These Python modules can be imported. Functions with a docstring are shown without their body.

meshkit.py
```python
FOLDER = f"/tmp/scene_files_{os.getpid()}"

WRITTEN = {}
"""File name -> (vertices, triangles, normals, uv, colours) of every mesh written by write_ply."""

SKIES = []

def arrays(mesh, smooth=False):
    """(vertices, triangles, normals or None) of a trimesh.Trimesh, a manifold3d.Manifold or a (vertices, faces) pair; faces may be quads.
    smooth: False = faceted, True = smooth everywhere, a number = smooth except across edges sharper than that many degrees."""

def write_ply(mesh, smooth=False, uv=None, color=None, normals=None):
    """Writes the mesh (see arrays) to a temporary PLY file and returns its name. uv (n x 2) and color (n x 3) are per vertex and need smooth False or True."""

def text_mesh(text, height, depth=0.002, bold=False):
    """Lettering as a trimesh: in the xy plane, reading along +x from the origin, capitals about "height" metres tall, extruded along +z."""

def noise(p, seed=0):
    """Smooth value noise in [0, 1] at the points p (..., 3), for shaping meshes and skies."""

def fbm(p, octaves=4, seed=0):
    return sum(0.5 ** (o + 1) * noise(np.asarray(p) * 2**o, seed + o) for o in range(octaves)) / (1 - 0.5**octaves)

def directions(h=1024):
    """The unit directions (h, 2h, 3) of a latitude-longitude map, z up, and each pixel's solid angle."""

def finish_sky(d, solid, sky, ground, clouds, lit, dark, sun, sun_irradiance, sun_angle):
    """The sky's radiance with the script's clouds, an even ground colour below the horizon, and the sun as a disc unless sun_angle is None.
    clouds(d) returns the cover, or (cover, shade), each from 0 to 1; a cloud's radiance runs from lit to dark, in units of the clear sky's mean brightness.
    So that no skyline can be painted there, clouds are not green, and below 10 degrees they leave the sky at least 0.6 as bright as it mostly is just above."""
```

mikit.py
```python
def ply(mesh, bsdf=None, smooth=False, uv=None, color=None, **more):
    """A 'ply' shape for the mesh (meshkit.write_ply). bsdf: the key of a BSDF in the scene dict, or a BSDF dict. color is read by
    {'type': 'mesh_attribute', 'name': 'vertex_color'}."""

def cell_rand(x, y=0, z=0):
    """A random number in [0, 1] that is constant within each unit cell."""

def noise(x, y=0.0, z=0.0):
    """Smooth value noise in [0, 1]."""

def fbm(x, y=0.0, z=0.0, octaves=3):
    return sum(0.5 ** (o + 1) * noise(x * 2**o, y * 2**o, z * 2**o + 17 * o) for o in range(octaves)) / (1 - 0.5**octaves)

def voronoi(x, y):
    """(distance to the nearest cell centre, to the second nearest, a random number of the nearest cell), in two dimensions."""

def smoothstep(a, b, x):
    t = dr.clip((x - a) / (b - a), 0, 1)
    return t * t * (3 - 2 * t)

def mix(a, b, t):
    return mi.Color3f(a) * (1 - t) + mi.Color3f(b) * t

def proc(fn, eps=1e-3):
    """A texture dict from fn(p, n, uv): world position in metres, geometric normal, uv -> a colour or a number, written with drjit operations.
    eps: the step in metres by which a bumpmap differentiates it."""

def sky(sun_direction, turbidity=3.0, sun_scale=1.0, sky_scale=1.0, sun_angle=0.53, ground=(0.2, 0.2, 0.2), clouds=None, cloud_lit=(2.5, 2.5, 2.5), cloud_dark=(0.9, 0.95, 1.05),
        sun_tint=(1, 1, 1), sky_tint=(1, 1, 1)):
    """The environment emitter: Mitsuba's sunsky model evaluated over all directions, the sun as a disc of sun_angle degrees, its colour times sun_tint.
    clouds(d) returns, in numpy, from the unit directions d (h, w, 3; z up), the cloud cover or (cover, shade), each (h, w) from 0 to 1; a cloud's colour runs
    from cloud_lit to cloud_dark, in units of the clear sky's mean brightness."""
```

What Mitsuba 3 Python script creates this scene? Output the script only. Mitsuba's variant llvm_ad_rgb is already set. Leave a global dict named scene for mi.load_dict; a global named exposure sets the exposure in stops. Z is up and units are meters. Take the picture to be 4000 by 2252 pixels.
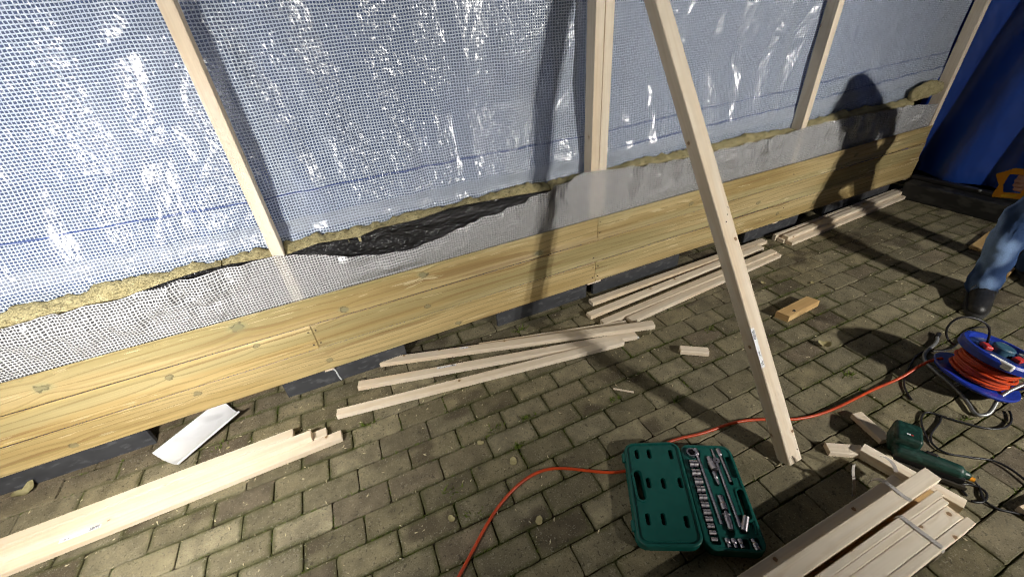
import math, random
import numpy as np, trimesh, drjit as dr, mitsuba as mi, mikit, meshkit
import manifold3d as m3
from shapely.geometry import Polygon, box as sbox
from mikit import noise, fbm, voronoi, cell_rand, smoothstep, mix

# ---------------------------------------------------------------- camera, light, exposure
T = mi.ScalarTransform4f
EYE = np.array([0.0, -1.7714, 1.5469])
FWD = np.array([0.29757, 0.77382, -0.55915]); UPV = np.array([0.28553, 0.48674, 0.82556])
FOV = 101.70
exposure = 0.0
scene, labels = {}, {}
scene['camera'] = {'type': 'perspective', 'fov': FOV, 'fov_axis': 'x', 'near_clip': 0.02, 'far_clip': 200.0,
                   'to_world': T().look_at(origin=EYE.tolist(), target=(EYE + FWD).tolist(), up=UPV.tolist())}
scene['sky'] = mikit.sky((0.3, -0.6, 0.25), turbidity=3, sun_scale=0.0, sky_scale=0.006, sky_tint=(1.0, 1.0, 1.0))
LAMP_L = dict(pos=(-1.0, -1.3, 1.15), aim=(-1.05, 0.0, 0.55), power=3000.0, shade=(0.9, -0.72), color=(1.0, 0.965, 0.91))
LAMP_R = dict(pos=(2.85, -4.2, 1.95), aim=(1.5, -0.2, 0.3), power=9800.0, shade=(0.0, 0.0), color=(1.0, 0.955, 0.88))

rng = np.random.default_rng(7)
random.seed(7)

# ---------------------------------------------------------------- helpers
def numbered(name):
    if name not in scene and name not in labels and not any(k.startswith(name + '__') for k in USED):
        USED.add(name); return name
    i = 1
    while f'{name}_{i:03d}' in USED: i += 1
    USED.add(f'{name}_{i:03d}'); return f'{name}_{i:03d}'
USED = set()
def key_for(name, parent=None):
    base = (parent + '__' + name) if parent else name
    if base not in USED: USED.add(base); return base
    i = 1
    while f'{base}_{i:03d}' in USED: i += 1
    USED.add(f'{base}_{i:03d}'); return f'{base}_{i:03d}'
def thing(name, label, cat, group=None):
    k = key_for(name); labels[k] = {'label': label, 'category': cat}
    if group: labels[k]['group'] = group
    return k
def part(name, shape, parent, label=None):
    k = key_for(name, parent); scene[k] = shape
    if label: labels[k] = {'label': label}
    return k
def solid(name, shape, label, cat, group=None):
    k = key_for(name); scene[k] = shape; labels[k] = {'label': label, 'category': cat}
    if group: labels[k]['group'] = group
    return k
def struct(name, shape, kind='structure', label=None):
    k = key_for(name)
    if shape is not None: scene[k] = shape
    labels[k] = {'kind': kind}
    if label: labels[k]['label'] = label
    return k
def unit(v): v = np.asarray(v, float); return v / np.linalg.norm(v)
def cat(ms): return trimesh.util.concatenate(ms)
def man(mesh):
    return m3.Manifold(m3.Mesh(np.asarray(mesh.vertices, np.float32), np.asarray(mesh.faces, np.uint32)))
def tri(m):
    a = m.to_mesh(); return trimesh.Trimesh(a.vert_properties[:, :3], a.tri_verts, process=False)
def rbox(sx, sy, sz, r, seg=10):
    """rounded box centred at the origin, as a Manifold"""
    r = min(r, sx / 2 - 1e-4, sy / 2 - 1e-4, sz / 2 - 1e-4)
    s = m3.Manifold.sphere(r, seg)
    return m3.Manifold.batch_hull([s.translate((x * (sx / 2 - r), y * (sy / 2 - r), z * (sz / 2 - r))) for x in (-1, 1) for y in (-1, 1) for z in (-1, 1)])
def rrect(w, h, r, n=6):
    return Polygon([(0, 0), (w, 0), (w, h), (0, h)]).buffer(-r).buffer(r, quad_segs=n)
def frame(o, ex, ey, ez):
    M = np.eye(4); M[:3, 0], M[:3, 1], M[:3, 2], M[:3, 3] = ex, ey, ez, o; return M
def xf(mesh, M):
    mesh = mesh.copy(); mesh.apply_transform(M); return mesh
def cyl(a, b, r, seg=16, r2=None):
    a, b = np.asarray(a, float), np.asarray(b, float); L = np.linalg.norm(b - a)
    m = m3.Manifold.cylinder(L, r, r if r2 is None else r2, seg); z = unit(b - a)
    x = unit(np.cross(z, [0.3, 0.9, 0.2] if abs(z[1]) < .9 else [1, 0, 0])); y = np.cross(z, x)
    return xf(tri(m), frame(a, x, y, z))
def smooth_path(pts, step=0.01):
    from scipy.interpolate import CubicSpline
    p = np.asarray(pts, float); s = np.r_[0, np.cumsum(np.linalg.norm(np.diff(p, axis=0), axis=1))]
    c = CubicSpline(s, p); n = max(4, int(s[-1] / step)); return c(np.linspace(0, s[-1], n))
def tube(pts, r, seg=8, smooth=True, step=0.01):
    p = smooth_path(pts, step) if smooth else np.asarray(pts, float)
    n = len(p); t = np.gradient(p, axis=0); t /= np.linalg.norm(t, axis=1)[:, None]
    u = unit(np.cross(t[0], [0.1, 0.2, 1.0])); V = []
    for i in range(n):
        u = unit(u - t[i] * (u @ t[i])); w = np.cross(t[i], u)
        a = np.arange(seg) * 2 * np.pi / seg
        V.append(p[i] + r * (np.cos(a)[:, None] * u + np.sin(a)[:, None] * w))
    V = np.vstack(V + [p[:1], p[-1:]]); F = []
    for i in range(n - 1):
        for k in range(seg):
            a, b = i * seg + k, i * seg + (k + 1) % seg
            F += [[a, b, b + seg], [a, b + seg, a + seg]]
    c0, c1 = n * seg, n * seg + 1
    for k in range(seg):
        F.append([c0, (k + 1) % seg, k]); F.append([c1, (n - 1) * seg + k, (n - 1) * seg + (k + 1) % seg])
    return trimesh.Trimesh(V, F, process=False)
def limb(joints, refine=0.02, smooth_it=6):
    """joints: list of chains, each a list of (x, y, z, r): hulls of neighbouring spheres joined into one surface"""
    ms = []
    for ch in joints:
        for a, b in zip(ch[:-1], ch[1:]):
            ms.append(m3.Manifold.batch_hull([m3.Manifold.sphere(q[3], 20).translate(tuple(q[:3])) for q in (a, b)]))
    m = m3.Manifold.batch_boolean(ms, m3.OpType.Add).refine_to_length(refine)
    t = tri(m); trimesh.smoothing.filter_taubin(t, iterations=smooth_it); return t

# ---------------------------------------------------------------- materials (procedural)
def two(b): return {'type': 'twosided', 'bsdf': b}
def pr(color, rough=0.6, **k):
    c = {'type': 'rgb', 'value': list(color)} if isinstance(color, (tuple, list)) else color
    return {'type': 'principled', 'base_color': c, 'roughness': rough, **k}
def mat(key, b): scene[key] = b; return key
JX, JY, JP = 0.0341, -0.3102, 0.1073
def paver_id(x, y):
    row = dr.floor((JY - y) / JP)
    par = dr.floor(row * 0.5) * 2
    odd = dr.select(dr.abs(row - par) > 0.5, 0.0, JP)     # row 0 has its joints at odd half pitches
    col = dr.floor((x - JX - odd) / (2 * JP))
    return row, col, (JY - y) / JP - row, (x - JX - odd) / (2 * JP) - col
def paver_color(p, n, uv):
    x, y = p.x, p.y
    row, col, fy, fx = paver_id(x, y)
    r1, r2, r3 = cell_rand(row, col, 3), cell_rand(row, col, 11), cell_rand(row, col, 29)
    c = mix((0.166, 0.143, 0.084), (0.202, 0.178, 0.114), r1)
    c = mix(c, mi.Color3f(0.110, 0.085, 0.060), smoothstep(0.86, 1.0, r2) * 0.7)
    c = c * (0.72 + 0.50 * r3)
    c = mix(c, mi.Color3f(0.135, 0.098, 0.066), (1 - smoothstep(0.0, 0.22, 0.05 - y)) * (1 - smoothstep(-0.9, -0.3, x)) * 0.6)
    mott = fbm(x * 22, y * 22, 0, 3)
    c = c * (0.62 + 0.76 * mott)
    st = smoothstep(0.53, 0.70, fbm(x * 5.3 + 3.1, y * 6.7, 2, 3)) * smoothstep(0.35, 0.8, cell_rand(row, col, 71))
    c = mix(c, mi.Color3f(0.045, 0.033, 0.022), st * 0.7)
    edge = dr.minimum(dr.minimum(fy, 1 - fy) * JP, dr.minimum(fx, 1 - fx) * 2 * JP)
    moss = (1 - smoothstep(0.004, 0.022, edge + 0.012 * (fbm(x * 60, y * 60, 1, 2) - 0.4))) * smoothstep(0.3, 0.62, fbm(x * 3.1, y * 3.1, 5, 2))
    c = mix(c, mi.Color3f(0.055, 0.058, 0.016), moss * 0.7)
    ag = noise(x * 420, y * 420, 3)
    c = c * (0.80 + 0.40 * ag)
    sp = smoothstep(0.80, 0.9, noise(x * 240 + 9, y * 240, 7))
    c = mix(c, mi.Color3f(0.30, 0.28, 0.21), sp * 0.5)
    pit = smoothstep(0.80, 0.90, noise(x * 160, y * 160 + 5, 9))
    return mix(c, mi.Color3f(0.035, 0.03, 0.02), pit * 0.6)
def paver_bump(p, n, uv): return noise(p.x * 260, p.y * 260, 1) * 0.6 + fbm(p.x * 60, p.y * 60, 2, 2) * 0.8
mat('paver_stone', {'type': 'bumpmap', 'arbitrary': mikit.proc(paver_bump, 0.0012), 'scale': 0.0016, 'bsdf': pr(mikit.proc(paver_color), 0.85, specular=0.3)})
def bed_color(p, n, uv):
    g = fbm(p.x * 18, p.y * 18, 0, 3)
    c = mix((0.030, 0.024, 0.013), (0.050, 0.058, 0.015), smoothstep(0.4, 0.62, g))
    return c * (0.5 + noise(p.x * 300, p.y * 300))
mat('joint_soil', pr(mikit.proc(bed_color), 0.95, specular=0.1))
mat('moss_green', two(pr(mikit.proc(lambda p, n, uv: mix((0.06, 0.095, 0.012), (0.14, 0.18, 0.035), noise(p.x * 90, p.y * 90))), 0.9, specular=0.1)))

KNOTS = [(-1.271, .481, .017), (-.582, .505, .018), (-.163, .44, .012), (.227, .501, .014), (.857, .437, .014), (2.731, .2, .013), (-.556, .386, .010), (-.905, .36, .011), (-.852, .232, .012), (-1.337, .169, .011), (-.304, .181, .011), (.214, .32, .009), (.353, .156, .009), (1.9, .47, .013), (2.5, .33, .012), (3.4, .48, .012), (3.1, .19, .011)]
def clad_field(p):
    x, z = p.x, p.z
    row = dr.floor((z - 0.13) / 0.14)
    seg = dr.select(row > 1.5, dr.select(x > 1.227, 1.0, 0.0), dr.select(row > 0.5, dr.select(x > -0.325, 1.0, 0.0), dr.select(x > 1.22, 1.0, 0.0)))
    sd = row * 7.3 + seg * 3.7
    kn, kd, teal = mi.Float(0), mi.Float(0), mi.Float(0)
    zz = z + mi.Float(0)
    for i, (kx, kz, kr) in enumerate(KNOTS):
        kr = kr * 1.3
        dx, dz = x - kx, z - kz
        d = dr.sqrt(dx * dx * 0.45 + dz * dz)
        zz = zz + 0.55 * kr * (dz / (d + 0.004)) * dr.exp(-d * d / (2 * (2.4 * kr) ** 2)) * 2.2
        wob = 0.35 * kr * (noise(x * 70 + i, z * 70) - 0.5) * 2
        q = d + wob
        k = 1 - smoothstep(kr * 0.62, kr * 0.85, q)
        kn = dr.maximum(kn, k)
        if i < 5: teal = dr.maximum(teal, 1 - smoothstep(kr * 0.35, kr * 1.9, d + 0.016 * noise(x * 30, z * 90 + i)))
        kd = dr.maximum(kd, (1 - smoothstep(0.0, kr * 0.22, dr.abs(q - kr * 0.72))) * smoothstep(0.25, 0.6, noise(x * 60 + 3 * i, z * 60)))
    ph = zz * 55 + 5.0 * fbm(x * 0.9 + sd, zz * 7 + sd, sd, 3) + sd
    ring = 0.5 + 0.5 * dr.sin(ph * 3.3)
    fine = fbm(x * 5 + sd, zz * 260, sd, 2)
    return x, z, zz, sd, ring, fine, kn, kd, teal
def clad_color(p, n, uv):
    x, z, zz, sd, ring, fine, kn, kd, teal = clad_field(p)
    tone = fbm(x * 1.1 + sd, z * 9 + sd, 1, 3)
    c = mix((0.385, 0.280, 0.115), (0.515, 0.405, 0.205), smoothstep(0.3, 0.7, tone)) * (0.88 + 0.24 * cell_rand(sd * 10, 3))
    c = mix(c, mi.Color3f(0.33, 0.305, 0.155), smoothstep(0.5, 0.75, fbm(x * 0.8 + 4 + sd, z * 14, 3, 2)) * 0.45)
    brn = smoothstep(0.60, 0.78, fbm(x * 1.4 + sd * 2, zz * 38 + sd, 6, 3))
    c = mix(c, mi.Color3f(0.20, 0.115, 0.042), brn * 0.55)
    c = mix(c, mi.Color3f(0.22, 0.155, 0.06), smoothstep(0.86, 0.995, ring) * 0.5)
    c = c * (0.86 + 0.28 * fine)
    pale = smoothstep(0.72, 0.80, fbm(x * 9 + sd, zz * 150, 8, 2)) * smoothstep(0.45, 0.65, fbm(x * 1.3, z * 20 + sd, 4, 2))
    c = mix(c, mi.Color3f(0.60, 0.51, 0.31), pale * 0.7)
    c = mix(c, mi.Color3f(0.27, 0.33, 0.20), teal * 0.5)
    c = mix(c, mi.Color3f(0.22, 0.20, 0.11), kn * 0.7)
    return mix(c, mi.Color3f(0.10, 0.09, 0.05), kd * 0.75)
def clad_bump(p, n, uv): return fbm(p.x * 9, p.z * 240, 0, 2)
mat('treated_cladding', {'type': 'bumpmap', 'arbitrary': mikit.proc(clad_bump, 0.001), 'scale': 0.0008, 'bsdf': pr(mikit.proc(clad_color), 0.5, specular=0.4)})
def pine_fn(base_a, base_b, knotc, dark):
    def f(p, n, uv):
        u, v = uv.x, uv.y
        seed = dr.floor(u / 50)
        tone = cell_rand(seed, 4)
        kx, ky = u * 9, v * 9
        d, d2, kr = voronoi(kx, ky)
        isk = dr.select(kr < 0.22, 1.0, 0.0)
        warp = 0.5 * fbm(u * 1.6, v * 14, 0, 3) + isk * dr.exp(-d * d / 0.03) * 0.12
        ring = 0.5 + 0.5 * dr.sin((v * 95 + warp * 22 + seed) * 2.1)
        fine = fbm(u * 6, v * 320, 2, 2)
        c = mix(base_a, base_b, smoothstep(0.25, 0.75, fbm(u * 1.1, v * 20, 7, 2)))
        c = c * (0.86 + 0.20 * tone)
        c = mix(c, mi.Color3f(*dark) * 1.15, smoothstep(0.58, 0.78, fbm(u * 1.7 + 3, v * 12, 9, 2)) * 0.35)
        c = mix(c, mi.Color3f(*dark), smoothstep(0.6, 1.0, ring) * 0.22)
        c = c * (0.95 + 0.1 * fine)
        k = isk * (1 - smoothstep(0.055, 0.085, d + 0.02 * noise(u * 150, v * 150)))
        halo = isk * (1 - smoothstep(0.05, 0.17, d))
        c = mix(c, mi.Color3f(*dark), halo * 0.4)
        return mix(c, mi.Color3f(*knotc), k * 0.85)
    return f
def pine_bump(p, n, uv): return fbm(uv.x * 8, uv.y * 300, 0, 2)
def pine(key, f, rough=0.62): mat(key, {'type': 'bumpmap', 'arbitrary': mikit.proc(pine_bump, 0.001), 'scale': 0.0005, 'bsdf': pr(mikit.proc(f), rough, specular=0.3)})
pine('fresh_pine', pine_fn((0.735, 0.63, 0.485), (0.79, 0.70, 0.565), (0.22, 0.11, 0.04), (0.62, 0.46, 0.28)))
pine('amber_pine', pine_fn((0.55, 0.36, 0.15), (0.64, 0.45, 0.22), (0.06, 0.025, 0.012), (0.40, 0.22, 0.08)))

CX, CZ = 0.0117, 0.0115
def net_cell(p):
    x = p.x + 0.006 * (noise(p.x * 7, p.z * 5, 3) - 0.5) + 0.003 * (noise(p.x * 30, p.z * 24, 5) - 0.5)
    z = p.z + 0.006 * (noise(p.x * 6, p.z * 7, 8) - 0.5) + 0.003 * (noise(p.x * 26, p.z * 30, 9) - 0.5)
    a, b = x / CX, z / CZ
    fx, fz = a - dr.floor(a), b - dr.floor(b)
    tx = 1 - smoothstep(0.13, 0.17, dr.abs(fx - 0.5))
    tz = 1 - smoothstep(0.15, 0.19, dr.abs(fz - 0.5))
    return dr.maximum(tx, tz)
def hem_z(x): return 0.968 + 0.006 * dr.square(x - 1.0)
def sheet_color(p, n, uv):
    t = net_cell(p)
    c = mix((0.12, 0.155, 0.245), (0.55, 0.62, 0.72), t)
    z0 = hem_z(p.x)
    hem = smoothstep(-0.003, 0.003, z0 - 0.105 - p.z) * smoothstep(-0.003, 0.003, p.z - z0 + 0.165)
    c = mix(c, mi.Color3f(0.50, 0.54, 0.60), hem * 0.45)
    ln = 1 - smoothstep(0.0016, 0.0034, dr.abs(p.z - z0))
    ln = dr.maximum(ln, (1 - smoothstep(0.0016, 0.0034, dr.abs(p.z - z0 + 0.094))) * smoothstep(1.3, 1.5, p.x))
    return mix(c, mi.Color3f(0.03, 0.06, 0.22), ln * 0.9)
def sheet_op(p, n, uv):
    t = net_cell(p); z0 = hem_z(p.x)
    hem = smoothstep(-0.003, 0.003, z0 - 0.105 - p.z) * smoothstep(-0.003, 0.003, p.z - z0 + 0.165)
    ln = 1 - smoothstep(0.0016, 0.0034, dr.abs(p.z - z0))
    return dr.clip(0.50 + 0.42 * t + 0.3 * ln, 0, 0.96)
def net_color(p, n, uv): return mix((0.12, 0.122, 0.13), (0.62, 0.625, 0.635), net_cell(p))
def net_op(p, n, uv): return dr.clip(0.42 + 0.48 * net_cell(p), 0, 1)
def crinkle(p, n, uv):
    a, b = p.x * 88 + p.z * 30 + 16 * p.z * (noise(p.x * 1.7, 3) - 0.5), p.z * 50 - p.x * 18
    d = noise(a, b, 1) + 0.35 * noise(a * 1.9 + 7, b * 1.9, 2)
    return d * (0.34 + 0.95 * smoothstep(0.36, 0.62, fbm(p.x * 5.3 + p.z * 1.1, p.z * 2.0, 4, 2)))
def film(key, col, op, rough, bump):
    b = {'type': 'bumpmap', 'arbitrary': mikit.proc(crinkle, 0.0015), 'scale': bump, 'bsdf': pr(mikit.proc(col), rough, specular=0.5)}
    mat(key, {'type': 'mask', 'opacity': mikit.proc(op), 'bsdf': two(b)})
film('net_film_blue', sheet_color, sheet_op, 0.215, 0.0035)
film('net_film_white', net_color, net_op, 0.21, 0.0050)
def wool_color(p, n, uv):
    c = mix((0.27, 0.225, 0.11), (0.47, 0.415, 0.235), fbm(p.x * 40, p.z * 40, p.y * 40, 3))
    c = c * (1 - 0.55 * smoothstep(0.6, 0.75, fbm(p.x * 110, p.y * 190, p.z * 190, 2)))
    return c * (0.6 + 0.8 * noise(p.x * 190, p.y * 300, p.z * 300))
mat('mineral_wool', two({'type': 'bumpmap', 'arbitrary': mikit.proc(lambda p, n, uv: fbm(p.x * 130, p.y * 190, p.z * 190, 3), 0.001), 'scale': 0.006, 'bsdf': pr(mikit.proc(wool_color), 0.95, specular=0.1)}))
mat('black_film', two({'type': 'bumpmap', 'arbitrary': mikit.proc(lambda p, n, uv: dr.abs(fbm(p.x * 26, p.z * 38, 2, 3) - 0.5) + 0.4 * dr.abs(fbm(p.x * 80, p.z * 60, 3, 2) - 0.5), 0.0015), 'scale': 0.03, 'bsdf': pr((0.012, 0.012, 0.013), 0.25, specular=0.6)}))
def slate_color(p, n, uv):
    c = mix((0.035, 0.037, 0.042), (0.065, 0.068, 0.075), fbm(p.x * 14, p.z * 25, 0, 3))
    v = p.x * 26 + p.z * 9 + 2.0 * fbm(p.x * 5, p.z * 11, 3, 2)
    drip = smoothstep(0.93, 0.98, noise(v, p.z * 2.5, 4)) * smoothstep(0.40, 0.6, fbm(p.x * 6, p.z * 7, 9, 2))
    dust = smoothstep(0.55, 0.8, fbm(p.x * 30, p.z * 60, 5, 3)) * 0.25
    return mix(c, mi.Color3f(0.36, 0.37, 0.38), dr.maximum(drip * 0.8, dust * 0.5))
mat('slate_board', pr(mikit.proc(slate_color), 0.45, specular=0.5))
def blue_color(p, n, uv):
    return mix((0.005, 0.034, 0.20), (0.008, 0.052, 0.31), fbm(p.x * 5, p.y * 5, p.z * 3, 3)) * (0.9 + 0.2 * noise(p.y * 300, p.z * 300, p.x * 300))
mat('blue_tarp', two({'type': 'bumpmap', 'arbitrary': mikit.proc(lambda p, n, uv: fbm(p.x * 30, p.y * 30, p.z * 12, 2), 0.002), 'scale': 0.004, 'bsdf': pr(mikit.proc(blue_color), 0.38, specular=0.6)}))
mat('black_rubber', pr(mikit.proc(lambda p, n, uv: mix((0.010, 0.010, 0.010), (0.035, 0.034, 0.03), smoothstep(0.45, 0.75, fbm(p.x * 14, p.y * 14, p.z * 22, 3)))), 0.55))
mat('white_plastic', two(pr(mikit.proc(lambda p, n, uv: mix((0.70, 0.71, 0.72), (0.55, 0.56, 0.57), smoothstep(0.52, 0.75, fbm(p.x * 9, p.y * 16, p.z * 9, 3)))), 0.4, specular=0.5)))
mat('green_plastic', pr(mikit.proc(lambda p, n, uv: mix((0.004, 0.085, 0.070), (0.006, 0.10, 0.082), fbm(p.x * 40, p.y * 40, 0, 2))), 0.42, specular=0.5))
mat('dark_slot', pr((0.002, 0.012, 0.010), 0.7))
mat('chrome_steel', {'type': 'roughconductor', 'material': 'Cr', 'alpha': 0.24})
mat('dark_hole', pr((0.012, 0.012, 0.012), 0.6))
mat('orange_cable', pr(mikit.proc(lambda p, n, uv: mix((0.52, 0.056, 0.010), (0.40, 0.042, 0.008), noise(p.x * 30, p.y * 30))), 0.38, specular=0.5))
mat('blue_plastic', pr(mikit.proc(lambda p, n, uv: mix((0.008, 0.026, 0.25), (0.012, 0.036, 0.30), fbm(p.x * 40, p.y * 40, p.z * 40, 2))), 0.32, specular=0.6))
mat('navy_plastic', pr((0.010, 0.025, 0.10), 0.4))
mat('petrol_cap', pr((0.03, 0.085, 0.13), 0.45))
mat('red_plastic', pr((0.42, 0.03, 0.025), 0.4))
mat('galvanised', pr((0.26, 0.265, 0.26), 0.36, metallic=0.5))
mat('black_plastic', pr((0.012, 0.012, 0.013), 0.42))
mat('tool_green', pr(mikit.proc(lambda p, n, uv: mix((0.004, 0.030, 0.022), (0.010, 0.050, 0.038), smoothstep(0.5, 0.7, fbm(p.x * 60, p.y * 60, p.z * 60, 2)))), 0.45))
mat('tool_metal', pr((0.10, 0.09, 0.075), 0.4, metallic=0.6))
def jean_color(p, n, uv):
    w = smoothstep(0.48, 0.66, fbm(p.x * 8 + 1.3, p.y * 8, p.z * 4.5 + .6, 3))
    c = mix((0.020, 0.044, 0.115), (0.17, 0.26, 0.44), w)
    return c * (0.85 + 0.3 * noise(p.x * 500, p.y * 500, p.z * 160))
mat('blue_denim', pr(mikit.proc(jean_color), 0.85, specular=0.2))
mat('black_leather', pr(mikit.proc(lambda p, n, uv: mix((0.006, 0.006, 0.007), (0.017, 0.0165, 0.016), fbm(p.x * 50, p.y * 50, p.z * 50, 2))), 0.5))
mat('sole_rubber', pr((0.03, 0.03, 0.029), 0.8))
mat('skin', pr((0.42, 0.22, 0.15), 0.5))
mat('dark_jacket', pr((0.02, 0.022, 0.028), 0.85))
mat('dark_hair', pr((0.03, 0.02, 0.012), 0.7))
mat('yellow_plastic', pr((0.75, 0.30, 0.015), 0.4))
mat('bright_yellow', pr((0.85, 0.55, 0.03), 0.4))
mat('saw_steel', {'type': 'roughconductor', 'material': 'Cr', 'alpha': 0.2})
mat('strap_white', two(pr(mikit.proc(lambda p, n, uv: mix((0.40, 0.375, 0.345), (0.48, 0.455, 0.42), noise(p.x * 200, p.y * 200))), 0.4)))
mat('paper_white', pr((0.72, 0.73, 0.76), 0.5))
mat('print_ink', pr((0.10, 0.10, 0.13), 0.6))
mat('dry_leaf', two(pr(mikit.proc(lambda p, n, uv: mix((0.26, 0.225, 0.10), (0.36, 0.32, 0.17), noise(p.x * 150, p.y * 150))), 0.8)))
mat('wood_chip', two(pr((0.62, 0.54, 0.36), 0.8)))
mat('screw_steel', pr((0.06, 0.055, 0.05), 0.4, metallic=0.7))
mat('lamp_yellow', pr((0.60, 0.32, 0.02), 0.5))
mat('back_dark', two(pr((0.012, 0.012, 0.014), 0.9)))

# ---------------------------------------------------------------- work lamps (real lamps, both just outside the picture)
def work_lamp(L, label):
    pos, aim = np.array(L['pos']), np.array(L['aim'])
    f = unit(aim - pos); r = unit(np.cross(f, [0, 0, 1])); u = np.cross(r, f)
    t = thing('work_lamp', label, 'work lamp')
    M = frame(pos - f * 0.03, r, u, f)
    for s in (-1, 1):
        o = pos + r * (0.062 * s)
        h = rbox(0.105, 0.10, 0.05, 0.008).translate((0.062 * s, 0, -0.0))
        part('lamp_head', mikit.ply(xf(tri(h), M), 'lamp_yellow', smooth=35), t)
        v = np.array([[-.026, -.026, 0], [.026, -.026, 0], [.026, .026, 0], [-.026, .026, 0]]) @ np.array([r, u, f]) + o + f * 0.0015
        part('light_panel', {**mikit.ply((v, np.array([[0, 2, 1], [0, 3, 2]])), "paper_white"), "emitter": {'type': 'area', 'radiance': {'type': 'rgb', 'value': [L['power'] * c for c in L['color']]}}}, t)
        if 'shade' in L:
            g = unit(np.array([*L['shade'], pos[2]]) - pos); e = o + g * 0.16; w0 = e - f * 0.155
            off_ = r * (.002 if g @ r < 0 else -.002)
            mm = trimesh.Trimesh([w0 - u * .16, e - u * .16, e + u * .09, w0 + u * .09], [[0, 1, 2], [0, 2, 3]], process=False)
            part('barn_door', mikit.ply(trimesh.Trimesh(np.vstack([mm.vertices, mm.vertices - off_]), [[0, 1, 2], [0, 2, 3], [4, 6, 5], [4, 7, 6], [0, 4, 5], [0, 5, 1], [1, 5, 6], [1, 6, 2], [2, 6, 7], [2, 7, 3], [3, 7, 4], [3, 4, 0]], process=False), 'black_plastic'), t)
    b = pos - f * 0.06
    part('bracket', mikit.ply(cat([cyl(b - r * .13, b + r * .13, .008, 10), cyl(b, (b[0], b[1], b[2] - .1), .012, 12)]), 'black_plastic', smooth=30), t)
    part('pole', mikit.ply(cyl((b[0], b[1], 0.30), (b[0], b[1], b[2] - 0.09), 0.013, 14), 'black_plastic', smooth=30), t)
    for k in range(3):
        a = k * 2 * math.pi / 3 + (math.atan2(-f[1], -f[0]))
        part('leg', mikit.ply(cyl((b[0], b[1], 0.42), (b[0] + .42 * math.cos(a), b[1] + .42 * math.sin(a), 0.008), 0.009, 10), 'black_plastic', smooth=30), t)
work_lamp(LAMP_L, 'low twin headed work lamp on a black tripod near the left end of the wall')
work_lamp(LAMP_R, 'tall twin headed work lamp on a black tripod at the right behind the photographer')

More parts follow.
